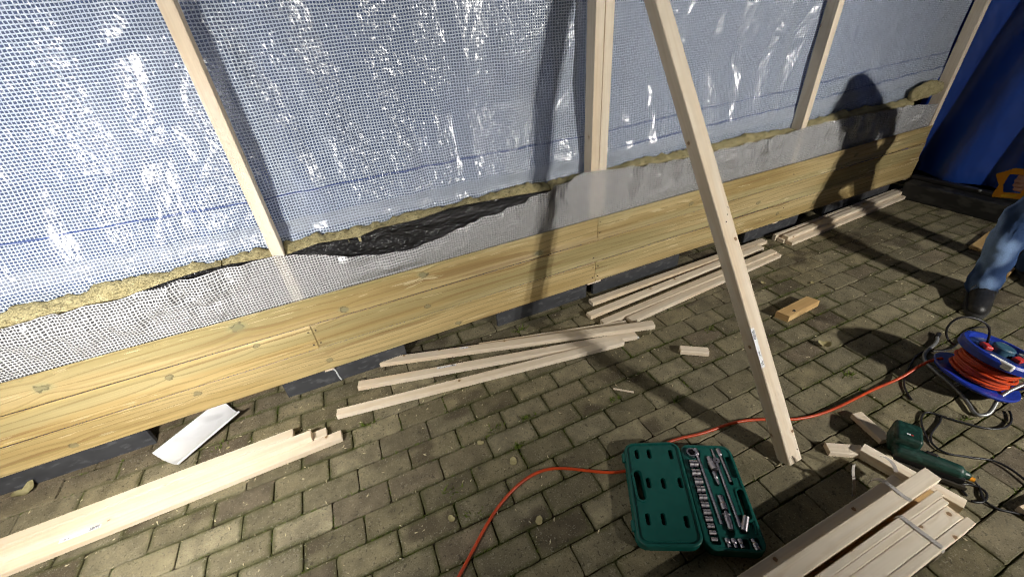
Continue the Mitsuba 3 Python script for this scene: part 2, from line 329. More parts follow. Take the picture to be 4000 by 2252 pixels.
# ---------------------------------------------------------------- pavement: bed + pavers
def project(P):
    R = np.array([np.cross(FWD, UPV), -UPV, FWD]); c = (np.asarray(P) - EYE) @ R.T
    f = 512 / math.tan(math.radians(FOV / 2))
    return np.c_[c[:, 0] / c[:, 2] * f + 512, c[:, 1] / c[:, 2] * f + 288], c[:, 2]
pav = struct('pavement', None, label='moss jointed concrete block paving')
g = np.meshgrid(np.linspace(-30, 30, 3), np.linspace(-30, 30, 3))
bed = trimesh.creation.box((60, 60, 0.2)); bed.apply_translation((0, 0, -0.108))
part('joint_bed', mikit.ply(bed, 'joint_soil'), pav)
def paver_mesh(seed):
    r = np.random.default_rng(seed)
    L, W = 2 * JP - 0.0044, JP - 0.0044
    pts = []
    for (x0, y0), (x1, y1) in zip([(-L/2, -W/2), (L/2, -W/2), (L/2, W/2), (-L/2, W/2)], [(L/2, -W/2), (L/2, W/2), (-L/2, W/2), (-L/2, -W/2)]):
        n = 6 if abs(x1 - x0) > 0.1 else 3
        for k in range(n):
            t = (k + (0.25 if k == 0 else 0)) / n
            q = np.array([x0 + (x1 - x0) * t, y0 + (y1 - y0) * t])
            if k == 0: q *= np.array([1 - 0.004, 1 - 0.012])
            pts.append(q)
        pts.append(np.array([x1 + (x0 - x1) * 0.03, y1 + (y0 - y1) * 0.03]))
    pts = np.array(pts); pts += r.normal(0, 0.0009, pts.shape); n = len(pts)
    ch = np.abs(r.normal(0.0024, 0.0008, n)).clip(0.001, 0.006)
    inn = pts * (1 - ch[:, None] / np.array([[L / 2, W / 2]]))
    V = np.vstack([np.c_[pts, np.full(n, -0.03)], np.c_[pts, -ch * 0.8], np.c_[inn, np.zeros(n)], [[0, 0, 0.0004]]])
    F = []
    for k in range(n):
        j = (k + 1) % n
        F += [[k, j, n + j], [k, n + j, n + k], [n + k, n + j, 2 * n + j], [n + k, 2 * n + j, 2 * n + k], [2 * n + k, 2 * n + j, 3 * n]]
    return trimesh.Trimesh(V, F, process=False)
PV = [paver_mesh(s) for s in range(8)]
PVD = [mikit.ply(m, 'paver_stone', smooth=25) for m in PV]
cells = []
for row in range(-5, 20):
    odd = JP if row % 2 == 0 else 0.0
    for col in range(-16, 30):
        cx = JX + odd + (col + 0.5) * 2 * JP; cy = JY - (row + 0.5) * JP
        if not (-2.6 < cx < 4.9): continue
        c4 = np.array([[cx + sx * JP, cy + sy * JP / 2, 0] for sx, sy in ((-1, -1), (1, -1), (1, 1), (-1, 1))])
        uvp, dep = project(c4); area = 0.0
        if dep.min() > 0.05:
            pg = Polygon(uvp)
            if pg.is_valid: area = pg.intersection(sbox(0, 0, 1024, 576)).area
        if cy > 0.10: area *= 0.02
        cells.append((area, cx, cy))
cells.sort(key=lambda c: -c[0])
rest = []
for i, (area, cx, cy) in enumerate(cells):
    r = np.random.default_rng(int((cx + 9) * 1000) * 977 + int((cy + 9) * 1000))
    k = int(r.integers(8)); dz = float(r.normal(0, 0.0011)); ta, tb, tc = r.normal(0, 0.35, 3)
    tw = T().translate([cx, cy, dz]).rotate([1, 0, 0], float(ta) * 1.2).rotate([0, 1, 0], float(tb) * 0.8).rotate([0, 0, 1], float(tc) * 0.8 + 180 * int(r.integers(2)))
    if i < 300 and area > 5: part('paver', {**PVD[k], 'to_world': tw}, pav)
    elif area > 0 or (-2.2 < cx < 4.6 and cy > -2.6):
        rest.append(xf(PV[k], np.array(tw.matrix)))
k = part('outlying_pavers', mikit.ply(cat(rest), 'paver_stone', smooth=25), pav); labels[k] = {'kind': 'stuff', 'label': 'remaining concrete paving blocks'}

# moss tufts and crumbs in the joints
def blades(centers, n, size, spread, seed):
    r = np.random.default_rng(seed); V, F = [], []
    for c in centers:
        for _ in range(int(n * r.uniform(0.4, 1.4))):
            o = np.array([c[0] + r.normal(0, spread * c[2]), c[1] + r.normal(0, spread * c[3]), -0.006])
            a = r.uniform(0, 6.28); h = size * r.uniform(0.4, 1.3); w = h * 0.22; ln = r.normal(0, 0.6, 2) * h
            d = np.array([math.cos(a), math.sin(a), 0]) * w; b = len(V)
            V += [o - d, o + d, o + np.array([ln[0], ln[1], h])]; F.append([b, b + 1, b + 2])
    return trimesh.Trimesh(V, F, process=False)
cen = []
mr = np.random.default_rng(21)
while len(cen) < 420:
    row = int(mr.integers(-3, 15)); y = JY - row * JP; x = mr.uniform(-1.7, 3.6)
    if meshkit.fbm(np.array([x * 2.2, y * 2.2, 0.3]), 2) < 0.44: continue
    if mr.random() < 0.72: cen.append((x, y, 2.6, 0.25))
    else:
        c = round((x - JX) / (2 * JP)); xo = JP if row % 2 == 0 else 0.0
        cen.append((JX + xo + c * 2 * JP, y - JP * mr.uniform(0.1, 0.9), 0.25, 1.8))
kk = struct('moss', mikit.ply(blades(cen, 34, 0.009, 0.011, 3), 'moss_green'), 'stuff', 'green moss growing in the joints between paving blocks')
weeds = [(-0.215, -0.318), (0.31, -0.61), (-0.62, -0.30), (1.12, -0.85), (0.86, -0.72), (0.36, -0.74), (0.05, -0.80), (0.10, -0.93), (2.05, -1.46), (1.60, -0.55), (0.69, -0.05), (-0.85, -0.13), (1.9, -1.1), (0.46, -0.62)]
struct('weeds', mikit.ply(blades([(x, y, 1.5, 0.6) for x, y in weeds], 40, 0.019, 0.013, 5), 'moss_green'), 'stuff', 'small green weeds in the paving joints')
cr = np.random.default_rng(12); V, F = [], []
for _ in range(900):
    o = np.array([cr.uniform(-1.6, 3.6), -abs(cr.normal(0, 0.75)), 0.002]); s = cr.uniform(0.0015, 0.005); a = cr.uniform(0, 6.28)
    e1 = np.array([math.cos(a), math.sin(a), 0.15]) * s * cr.uniform(1, 2.4); e2 = np.array([-math.sin(a), math.cos(a), 0.1]) * s * 0.6; b = len(V)
    V += [o - e1, o - e2 * .8, o + e1, o + e2, o + [0, 0, s * 0.7]]; F += [[b, b + 1, b + 4], [b + 1, b + 2, b + 4], [b + 2, b + 3, b + 4], [b + 3, b, b + 4]]
struct('wood_crumbs', mikit.ply(trimesh.Trimesh(V, F, process=False), 'wood_chip'), 'stuff', 'pale wood crumbs scattered on the paving')

# ---------------------------------------------------------------- timber pieces
SEED = [0]
def timber(A, B, side, w, h, bev=0.0018, seed=None, cut=(0, 0), flip=True):
    """a sawn timber: A, B = ends of its lower front edge; side = unit vector across its width; h is measured along the third axis.
    uv: u along the length (plus 50 per piece), v round the section. cut = skew of the two ends along the length per metre of width"""
    A, B, side = map(lambda q: np.asarray(q, float), (A, B, side))
    d = unit(B - A); side = unit(side - d * (side @ d)); up = np.cross(d, side); L = np.linalg.norm(B - A)
    if flip and up[2] < -1e-6: up = -up
    SEED[0] += 1; s = 50.0 * (SEED[0] if seed is None else seed) + 3
    prof = [(bev, 0), (w - bev, 0), (w, bev), (w, h - bev), (w - bev, h), (bev, h), (0, h - bev), (0, bev)]
    per = np.r_[0, np.cumsum([math.dist(prof[i], prof[(i + 1) % 8]) for i in range(8)])]
    V, F, UV = [], [], []
    def pt(t, a, b, e): return A + d * (t + cut[e] * a) + side * a + up * b
    for i in range(8):
        (a0, b0), (a1, b1) = prof[i], prof[(i + 1) % 8]; k = len(V)
        V += [pt(0, a0, b0, 0), pt(L, a0, b0, 1), pt(L, a1, b1, 1), pt(0, a1, b1, 0)]
        UV += [(s, per[i]), (s + L, per[i]), (s + L, per[i + 1]), (s, per[i + 1])]
        F += [[k, k + 1, k + 2], [k, k + 2, k + 3]]
    for t, e, fl in ((0, 0, 1), (L, 1, 0)):
        k = len(V)
        for a, b in prof: V.append(pt(t, a, b, e)); UV.append((s + 20 + a * 0.4, b + 0.3))
        for i in range(1, 7): F.append([k, k + i, k + i + 1][::1 if fl else -1])
    m = trimesh.Trimesh(np.array(V), np.array(F), process=False)
    c = m.vertices.mean(0); fn = m.face_normals; fc = m.triangles_center
    if ((fc - c) * fn).sum() < 0: m.faces = m.faces[:, ::-1]
    return m, np.array(UV)
def timber_ply(mat_, *a, **k):
    m, uv = timber(*a, **k); return mikit.ply(m, mat_, uv=uv)
def lath(label, A, B, w=0.048, h=0.026, za=0.0015, zb=None, m='fresh_pine', name='wooden_lath', cat_='wooden lath', group=None, right=False, **k):
    zb = za if zb is None else zb
    A3, B3 = np.array([*A, za]), np.array([*B, zb]); d = unit(B3 - A3); side = np.array([-d[1], d[0], 0]) * (-1 if right else 1)
    return solid(name, timber_ply(m, A3, B3, side, w, h, **k), label, cat_, group)

# ---------------------------------------------------------------- the wall: studs, cladding, plinth slabs, insulation, sheets
wall = thing('timber_wall', 'half clad timber stud wall with yellowish boards along its foot', 'wall')
for (x0, x1) in ((-0.352, -0.307), (1.187, 1.2335), (1.2365, 1.283), (2.752, 2.797), (4.262, 4.307)):
    part('stud', timber_ply('fresh_pine', (x0, 0.026, 0.10), (x0, 0.026, 2.40), (1, 0, 0), x1 - x0, 0.07), wall)
part('sill_plate', timber_ply('fresh_pine', (-2.4, 0.10, 0.10), (4.307, 0.10, 0.10), (0, 1, 0), 0.07, 0.045), wall)
part('top_plate', timber_ply('fresh_pine', (-2.4, 0.026, 2.40), (4.307, 0.026, 2.40), (0, 1, 0), 0.07, 0.045), wall)
def board(x0, x1, z0, seed):
    prof = [(0.021, 0.0), (0.010, 0.0022), (-0.0040, 0.0040), (-0.0058, 0.0068), (-0.0052, 0.011), (0.0012, 0.031), (0.0022, 0.040), (0.0006, 0.126), (-0.0010, 0.1360), (0.0005, 0.1385), (0.021, 0.116)]
    r = np.random.default_rng(seed); n = max(2, int((x1 - x0) / 0.12)); xs = np.linspace(x0, x1, n); m = len(prof)
    wob = np.interp(xs, np.linspace(x0, x1, 6), r.normal(0, 0.0008, 6))
    V = np.array([[x, y + wob[i] * (y < 0.02), z0 + z + wob[i] * 0.6] for i, x in enumerate(xs) for y, z in prof]); F = []
    for i in range(n - 1):
        for k in range(m):
            a, b = i * m + k, i * m + (k + 1) % m; F += [[a, a + m, b + m], [a, b + m, b]]
    for base, fl in ((0, 1), ((n - 1) * m, -1)):
        for k in range(1, m - 1): F.append([base, base + k, base + k + 1][::fl])
    t = trimesh.Trimesh(V, F, process=False); t.fix_normals(); return t
for x0, x1, z0, sd in ((-2.4, 1.2255, .41, 1), (1.2285, 4.248, .41, 2), (-2.4, -.3265, .27, 3), (-.3235, 4.262, .27, 4), (-2.4, 1.2195, .13, 5), (1.2225, 4.276, .13, 6)):
    part('cladding_board', mikit.ply(board(x0, x1, z0, sd), 'treated_cladding', smooth=28), wall)
for x, z in ((1.203, .165), (1.203, .235), (1.238, .165), (1.238, .235), (1.205, .30), (1.24, .455), (1.24, .52), (-.342, .30), (-.342, .375), (-.310, .30), (-.310, .375), (2.775, .16), (2.775, .23), (2.775, .47)):
    s_ = xf(tri(m3.Manifold.cylinder(0.003, 0.0035, 0.0042, 10)), frame((x, 0.001, z), (1, 0, 0), (0, 0, -1), (0, -1, 0)))
    s_.apply_translation((0, 0.0005, 0)); part('screw', mikit.ply(s_, 'screw_steel', smooth=30), wall)

slabs = [(-2.4, -1.130, 'dark slate slab at the left end under the boards, white streaks'), (-0.557, 0.052, 'dark slate slab with one bold white streak, between gutter offcut and laths'),
         (0.59, 1.193, 'dark slate slab with pale smears, left of the narrow gap'), (1.242, 1.92, 'dark slate slab right of the narrow gap under the board joint'), (2.515, 3.05, 'dark slate slab behind the upright brace, near the far laths'), (3.36, 4.12, 'dark slate slab at the far right end behind the stacked laths')]
for x0, x1, lb in slabs:
    m = tri(rbox(x1 - x0, 0.022, 0.17, 0.003).translate(((x0 + x1) / 2, 0.057, 0.042)))
    t = thing('slate_slab', lb, 'slab'); part('slab', mikit.ply(m, 'slate_board', smooth=30), t)
    if x0 < 0 and x1 > 0:
        q = smooth_path([(-.325, .0445, .128), (-.318, .0445, .10), (-.309, .0445, .075), (-.305, .0445, .04), (-.298, .0445, .004)], .006)
        part('paint_streak', mikit.ply(tube(q, 0.0035, 6, smooth=False), 'paper_white', smooth=True), t, 'white paint streak')

INS = np.array([(-2.4, .778), (-1.262, .776), (-1.195, .786), (-1.073, .78), (-.904, .79), (-.796, .784), (-.628, .787), (-.534, .778), (-.445, .788), (-.365, .782), (-.304, .782), (-.164, .787), (.007, .772), (.103, .779), (.217, .789), (.443, .784), (.665, .794), (.82, .8), (.973, .774), (1.161, .784), (1.349, .777), (1.585, .781), (1.891, .772), (2.079, .779), (2.282, .782), (2.51, .773), (2.6, .762), (2.755, .754), (2.93, .774), (3.174, .782), (3.622, .771), (3.91, .768), (4.018, .79), (4.30, .787)])
NET = np.array([(-2.4, .745), (-1.243, .75), (-1.121, .754), (-1.011, .757), (-.91, .752), (-.769, .762), (-.533, .769), (-.345, .771), (-.263, .753), (-.129, .711), (.041, .662), (.167, .643), (.27, .65), (.452, .687), (.601, .711), (.754, .73), (.95, .772), (1.144, .812), (1.274, .802), (1.427, .786), (1.617, .772), (1.857, .761), (2.025, .758), (2.432, .755), (2.673, .761), (2.797, .766), (3.061, .767), (3.497, .754), (3.845, .745), (4.235, .700)])
BLK = np.array([(-.30, .755), (-.172, .772), (-.007, .755), (.074, .775), (.264, .772), (.43, .786), (.506, .786), (.763, .772), (.96, .758)])
def f_ins(x): return np.interp(x, INS[:, 0], INS[:, 1])
def f_net(x): return np.interp(x, NET[:, 0], NET[:, 1])
def f_blk(x): return np.interp(x, BLK[:, 0], BLK[:, 1])
def grid_mesh(X, Y, Z):
    n, m = X.shape; V = np.stack([X, Y, Z], -1).reshape(-1, 3); i = np.arange(n * m).reshape(n, m)
    a, b, c, d = i[:-1, :-1].ravel(), i[:-1, 1:].ravel(), i[1:, 1:].ravel(), i[1:, :-1].ravel()
    return trimesh.Trimesh(V, np.vstack([np.c_[a, b, c], np.c_[a, c, d]]), process=False)
STUDX = [-1.87, -.33, 1.235, 2.775, 4.285]
def fold(x, z, amp=1.0):
    p = np.stack([x, z, np.zeros_like(x)], -1)
    tilt = np.zeros_like(x)
    for a, b in zip(STUDX[:-1], STUDX[1:]):
        t = np.clip((x - a) / (b - a), 0, 1); ins = (x >= a) & (x < b)
        tilt = np.where(ins, (0.5 - t) * 0.9, tilt)
    ph = (x + tilt * (z - 0.9) * 0.55) * 34 + 5 * meshkit.fbm(p * [3, 1.2, 1], 3, 5)
    big = np.sin(ph) * (0.25 + meshkit.fbm(p * [2.5, 1.6, 1], 2, 9)) * 0.0062
    mid = (meshkit.fbm(p * [26, 9, 1] + [4, 1, 0] + np.stack([tilt * z * 9, 0 * x, 0 * x], -1), 3, 3) - 0.5) * 0.012
    rid = np.abs(meshkit.fbm(p * [16, 4.5, 1] + np.stack([tilt * z * 14, 0 * x, 0 * x + 3], -1), 3, 15) - 0.5)
    return amp * (big * 1.25 + mid - 0.018 * rid)
nx, nz = 700, 170
xs = np.linspace(-2.4, 4.27, nx)
s = np.linspace(0, 1, nz)
X = np.repeat(xs[:, None], nz, 1); zb = f_ins(xs) - 0.05; Z = zb[:, None] + (2.40 - zb)[:, None] * s[None, :]
bul = np.zeros_like(X)
for a, b in zip(STUDX[:-1], STUDX[1:]):
    t = np.clip((X - a) / (b - a), 0, 1); bul += np.sin(np.pi * t) ** 0.6 * np.where((X >= a) & (X < b), 1, 0)
low = np.clip((Z - 0.82) / 0.35, 0, 1)
Y = 0.100 + 0.085 * bul * low + 0.004 + fold(X, Z) * (0.25 + 0.75 * np.clip(bul * 2.5, 0, 1)) + 0.010 * np.sin((Z - 0.80) * 42 + X * 1.5) * np.exp(-((Z - 0.83) / 0.05) ** 2)
Y = np.maximum(Y, 0.0985)
solid('plastic_sheet', mikit.ply(grid_mesh(X, Y, Z), 'net_film_blue', smooth=True), 'bluish translucent grid reinforced plastic sheet hung behind the studs', 'plastic sheet')
# lower sheet
xs = np.linspace(-2.4, 4.235, 720); nz = 50; s = np.linspace(0, 1, nz)
X = np.repeat(xs[:, None], nz, 1); zt = f_net(xs); Z = 0.535 + (zt - 0.535)[:, None] * s[None, :]
sag = np.clip((0.80 - zt) / 0.15, 0, 1)[:, None]
t = np.clip((Z - 0.55) / np.maximum(zt[:, None] - 0.55, .01), 0, 1)
near = np.min([np.abs(X - q) for q in STUDX], axis=0); w = np.clip((near - 0.05) / 0.2, 0, 1)
lf = fold(X * 1.3 + 7, Z * 1.6, 2.3) * (1 - 0.75 * sag) + 0.034 * (meshkit.fbm(np.stack([X * 5 + Z * 9, Z * 16 - X * 3, 0 * X], -1), 3, 31) - 0.5)
Y = 0.0235 + w * (-0.004 * t + lf * np.clip(t * 3, 0, 1) - 0.018 * sag * np.sin(np.pi * t)) - 0.002 * t
Y = np.minimum(Y, np.where(w < 0.02, 0.0245, 0.0325)); Y = np.where(Z < 0.556, np.clip(Y, 0.0222, 0.0245), np.maximum(Y, -0.035))
solid('plastic_sheet', mikit.ply(grid_mesh(X, Y, Z), 'net_film_white', smooth=True), 'whitish grid reinforced plastic strip sagging just above the boards', 'plastic sheet')

def batt(x0, x1, seed, lump=None, front=0.045):
    n = max(8, int((x1 - x0) / 0.007)); xs = np.linspace(x0, x1, n)
    P = np.stack([xs, 0 * xs, 0 * xs], -1)
    zb = f_ins(xs) + 0.030 * (meshkit.fbm(P * 17 + seed, 4, seed) - 0.42); zf = np.maximum(f_net(xs), np.where((xs > -.3) & (xs < .97), f_blk(xs), 0)) - 0.004 + 0.010 * (meshkit.fbm(P * 30 + seed, 3, seed + 5) - 0.5)
    zf = np.minimum(zf, zb - 0.006)
    prof = [(front + 0.004, 0.50, 0), (front, None, .0), (front + .004, None, .25), (front + .018, None, .65), (front + .032, None, .95), (0.094, None, 1.02), (0.097, None, .8), (0.097, 0.5, 0)]
    X = np.repeat(xs[:, None], len(prof), 1); Y, Z = np.zeros_like(X), np.zeros_like(X)
    for k, (y, z, t) in enumerate(prof):
        Y[:, k] = y; Z[:, k] = z if z is not None else zf + (zb - zf) * t
    Q = np.stack([X, Y, Z], -1); nz_ = meshkit.fbm(Q * 55 + seed, 4, seed + 9) - 0.5
    Z[:, 1:7] += 0.026 * nz_[:, 1:7]; Y[:, 1:6] += 0.022 * (meshkit.fbm(Q * 60 + 3, 3, seed)[:, 1:6] - 0.5)
    Y = np.minimum(Y, 0.0975)
    body = grid_mesh(X, Y, Z); caps = []
    for i in (0, n - 1):
        v = np.c_[X[i], Y[i], Z[i]]; caps.append(trimesh.Trimesh(v, [[0, k, k + 1] for k in range(1, len(prof) - 1)], process=False))
    fib = []
    r = np.random.default_rng(seed)
    V, F = [], []
    for _ in range(int((x1 - x0) * 240)):
        i = int(r.integers(n)); k = int(r.integers(1, 6)); o = np.array([X[i, k], Y[i, k], Z[i, k] - .001]) + r.normal(0, .003, 3) * [1, .4, .2]
        a = r.uniform(0, 6.28); L_ = r.uniform(.004, .012); dd = np.array([math.cos(a), 0.4 * math.sin(a), r.uniform(.1, .9)]) * L_; ww = np.array([-math.sin(a), math.cos(a), 0.2]) * .0012
        b = len(V); V += [o - ww, o + ww, o + dd]; F.append([b, b + 1, b + 2])
    return cat([body] + caps + [trimesh.Trimesh(V, F, process=False)])
for x0, x1, sd, lb in ((-2.4, -.545, 1, 'long yellow mineral wool strip at the far left behind the white sheet'), (-.538, -.357, 2, 'short ragged mineral wool piece just left of the first stud'),
                       (-.303, .955, 3, 'yellow mineral wool strip above the exposed black plastic'), (.963, 1.185, 4, 'short mineral wool piece left of the double stud'),
                       (1.287, 2.748, 5, 'mineral wool strip between the double stud and the next stud right'), (2.80, 3.96, 6, 'mineral wool strip in the person shadow near the right end')):
    solid('insulation_strip', mikit.ply(batt(x0, x1, sd), 'mineral_wool', smooth=40), lb, 'insulation')
lm = tri(m3.Manifold.batch_hull([m3.Manifold.sphere(0.05, 20).translate((-.11, 0, 0)), m3.Manifold.sphere(0.052, 20).translate((.02, 0, .02)), m3.Manifold.sphere(0.046, 20).translate((.14, 0, .01))]).refine_to_length(0.009))
v = lm.vertices; d_ = meshkit.fbm(v * 34 + 5, 4, 4) - 0.45; lm.vertices = v + lm.vertex_normals * (0.035 * d_)[:, None]; lm.vertices[:, 1] *= 0.62; lm.apply_translation((4.06, .058, .80))
solid('insulation_tuft', mikit.ply(lm, 'mineral_wool', smooth=40), 'bulging mineral wool tuft stuffed at the right end before the blue tarp', 'insulation')
# black plastic
xs = np.linspace(-.298, .965, 260); s = np.linspace(0, 1, 40); X = np.repeat(xs[:, None], 40, 1); zt = f_blk(xs); Z = .50 + (zt - .50)[:, None] * s
P = np.stack([X, Z, 0 * X], -1); Y = 0.036 + 0.010 * (meshkit.fbm(P * [9, 16, 1], 4, 7) - .5) + 0.004 * np.sin(Z * 70 + X * 8)
Y = np.minimum(Y, 0.0405)
solid('black_plastic_sheet', mikit.ply(grid_mesh(X, Y, Z), 'black_film', smooth=True), 'crinkled shiny black plastic exposed where the white sheet sags', 'plastic sheet')
for x0, x1, lb in ((-2.4, -.356, 'thin black plastic edge peeking out left of the first stud'), (.968, 1.184, 'black plastic behind the white sheet just left of the double stud'), (1.287, 2.748, 'black plastic behind the white sheet right of the double stud'), (2.80, 4.20, 'black plastic behind the white sheet at the right end')):
    xs = np.linspace(x0, x1, 140); X = np.repeat(xs[:, None], 16, 1); zt = f_net(xs) - .012 + 0.020 * np.exp(-((xs + .6) / .2) ** 2); Z = .50 + (zt - .50)[:, None] * np.linspace(0, 1, 16)
    solid('black_plastic_sheet', mikit.ply(grid_mesh(X, 0.038 + 0.003 * np.sin(Z * 60 + X * 9), Z), 'black_film', smooth=True), lb, 'plastic sheet')
# back tarpaulin and curtain
xs = np.linspace(-2.5, 4.42, 240); z = np.linspace(0.02, 2.5, 40); X, Z = np.meshgrid(xs, z, indexing='ij')
solid('blue_tarpaulin', mikit.ply(grid_mesh(X, 0.26 + 0.02 * np.sin(X * 9 + np.sin(X * 3)) + 0 * Z, Z), 'blue_tarp', smooth=True), 'blue tarpaulin behind the translucent sheet along the whole wall', 'tarpaulin')
ys = np.linspace(0.18, -2.6, 260); z = np.linspace(0.150, 2.5, 50); Yc, Z = np.meshgrid(ys, z, indexing='ij')
P = np.stack([Yc * 2.2, Z * 0.5, 0 * Z], -1)
Xc = 4.385 + 0.055 * np.sin(Yc * 15 + 3.0 * meshkit.fbm(P, 2, 4) + Z * 1.6) + 0.03 * (meshkit.fbm(P * 2, 3, 8) - .5)
solid('blue_curtain', mikit.ply(grid_mesh(Xc, Yc, Z), 'blue_tarp', smooth=True), 'dark blue tarpaulin curtain hanging in folds at the right end', 'curtain')
bm = thing('edge_beam', 'black weathered edge beam lying under the blue curtain', 'beam')
part('beam', mikit.ply(xf(tri(rbox(0.16, 0.98, 0.13, 0.006)), frame((4.245, -.52, .066), unit((1, .06, 0)), unit((-.06, 1, 0)), (0, 0, 1))), 'black_rubber', smooth=30), bm)
part('top_rail', mikit.ply(xf(tri(rbox(0.05, 0.98, 0.03, 0.006)), frame((4.30, -.50, .146), unit((1, .06, 0)), unit((-.06, 1, 0)), (0, 0, 1))), 'black_plastic', smooth=30), bm)
part('rivet', mikit.ply(xf(tri(m3.Manifold.sphere(.010, 14)), frame((4.265, -.44, .16), (1, 0, 0), (0, 1, 0), (0, 0, 1))), 'galvanised', smooth=True), bm, 'bright round rivet')

# ---------------------------------------------------------------- the brace
br = thing('brace', 'long pale square timber brace leaning up to the double stud, sticker near its foot', 'brace')
A = np.array([1.246, -1.300, 0.020]); Bt = np.array([1.214, -0.312, 1.525]); d = unit(Bt - A); Bend = A + d * ((0.02 - A[1]) / d[1] - 0.10)
part('timber', timber_ply('fresh_pine', A, Bend, (1, 0, 0), 0.066, 0.055, bev=0.003, flip=False), br)
def sticker(parent, o, ex, ey, w, h, rows, name='sticker', flip=False):
    """a paper sticker with a little bar code and lines of print: o its corner, ex along, ey across"""
    ex, ey = unit(ex), unit(ey); ez = np.cross(ex, ey); M = frame(np.asarray(o, float) + ez * 0.0006, ex, ey, ez)
    k = part(name, mikit.ply(xf(trimesh.Trimesh([[0, 0, 0], [w, 0, 0], [w, h, 0], [0, h, 0]], [[0, 1, 2], [0, 2, 3]], process=False), M), 'paper_white'), parent, 'white paper sticker with a bar code')
    r = np.random.default_rng(3); V, F = [], []
    def q(x, y, a, b):
        n = len(V); V.extend([[x, y, .0005], [x + a, y, .0005], [x + a, y + b, .0005], [x, y + b, .0005]]); F.extend([[n, n + 1, n + 2], [n, n + 2, n + 3]])
    x = w * 0.72
    while x < w * 0.95:
        a = r.uniform(.0007, .0022); q(x, h * .15, min(a, w * .95 - x), h * .7); x += a + r.uniform(.0006, .0014)
    for y0, x0, n in rows:
        x = w * x0
        for _ in range(n):
            a = r.uniform(.002, .006); q(x, h * y0, a, h * .22); x += a + .002
    labels[part('print', mikit.ply(xf(trimesh.Trimesh(V, F, process=False), M), 'print_ink'), k)] = {'kind': 'stuff'}
up_ = np.cross(d, [1, 0, 0]); fr = -up_
sb = A + d * 0.395 + np.array([.016, 0, 0]) + fr * 0.0004
sticker(br, sb, d, np.array([-1, 0, 0]) * -1 if np.cross(d, [1, 0, 0]) @ fr > 0 else [-1, 0, 0], .155, .017, [(.2, .06, 3), (.55, .06, 2), (.35, .30, 3)])
for t_, x_ in ((.028, .022), (.045, .055), (.96, .03), (.985, .045), (1.01, .057)):
    c_ = A + d * t_ + np.array([x_, 0, 0]) + fr * 0.0003
    part('nail_hole', mikit.ply(xf(tri(m3.Manifold.cylinder(.0008, .0026, .0026, 10)), frame(c_, (1, 0, 0), d, fr)), 'screw_steel', smooth=30), br)

# ---------------------------------------------------------------- loose laths
G1 = 'loose laths on the paving'
# bottom left stack
lA = lath('front pale lath of the bright stack at the lower left, with a sticker on top', (-1.95, -0.401), (-0.326, -0.358), w=.047)
sticker(lA, (-1.345, -.352, .0278), (1, .0265, 0), (-.0265, 1, 0), .13, .018, [(.3, .08, 4), (.3, .42, 3)])
lath('second lath of the lower left stack, its end showing behind the front one', (-1.95, -0.3515), (-0.387, -0.310), w=.047)
lath('upper lath of the lower left stack, lying on top', (-1.95, -0.349), (-0.445, -0.318), w=.047, za=.028)
lath('rearmost lath of the lower left stack, shortest at its right end', (-1.95, -0.3005), (-0.52, -0.270), w=.045, za=.0285)
lath('lath under the rearmost of the lower left stack', (-1.95, -0.3035), (-0.56, -0.262), w=.045)
# middle fan
m1 = lath('front lath of the middle fan, lowest on the paving', (-.339, -.220), (1.121, -.441), w=.045)
m2 = lath('orange tinted middle lath of the fan with a sticker near its left end', (-.226, -.081), (1.212, -.432), w=.047, m='fresh_pine')
m3_ = lath('upper lath of the fan lying across the orange one, sticker near its left end', (-.097, .037), (1.318, -.442), w=.048, za=.002, zb=.040)
m4 = lath('lath half hidden behind the fan, ending by the row of dark gaps', (.42, -.105), (1.226, -.332), w=.045, za=.0015)
def on_lath(k, A, B, t, off, z, w, h):
    A, B = np.array([*A, 0]), np.array([*B, 0]); dd = unit(B - A); n = np.array([-dd[1], dd[0], 0]); sticker(k, A + dd * t + n * off + [0, 0, z], dd, n, w, h, [(.3, .06, 3), (.3, .36, 4)])
on_lath(m2, (-.226, -.081), (1.212, -.432), .40, .028, .0277, .10, .013)
on_lath(m3_, (-.097, .037), (1.318, -.442), .43, .028, .0395, .10, .013)
st = thing('plastic_strip', 'small white notched plastic strip beside the end of the fan of laths', 'plastic strip')
vv = [(0, 0), (.062, 0), (.062, .010)]
teeth = Polygon([(0, 0), (.066, 0), (.066, .014), (.052, .014), (.052, .006), (.048, .006), (.048, .014), (.032, .014), (.032, .006), (.028, .006), (.028, .014), (.014, .014), (.014, .006), (.010, .006), (.010, .014), (0, .014)])
part('strip', mikit.ply(xf(trimesh.creation.extrude_polygon(teeth, .004), frame((1.165, -.42, .002), unit((1, -.12, 0)), unit((.12, 1, 0)), (0, 0, 1))), 'white_plastic'), st)
# right group under the cladding
lath('rear lath of the right group, closest to the boards, ending short of the gap', (1.172, -.062), (2.64, -.046), w=.047)
lath('second lath of the right group, parallel to the rear one', (1.09, -.166), (2.545, -.098), w=.046)
lath('third lath of the right group, its right end raised on the front one', (1.122, -.262), (2.545, -.196), w=.047, za=.002, zb=.014)
lath('front lath of the right group, with a dark knot at its left end', (1.268, -.3165), (2.556, -.2235), w=.049)
# far right stack
lath('front lath of the far right stack under the person shadow', (2.752, -.152), (4.235, -.080), w=.047)
lath('rear lower lath of the far right stack', (2.735, -.098), (4.20, -.030), w=.045)
lath('upper front lath lying on the far right stack', (2.752, -.112), (4.21, -.046), w=.043, za=.028)
lath('lath on edge at the back of the far right stack', (2.72, -.044), (4.18, .004), w=.024, h=.046)

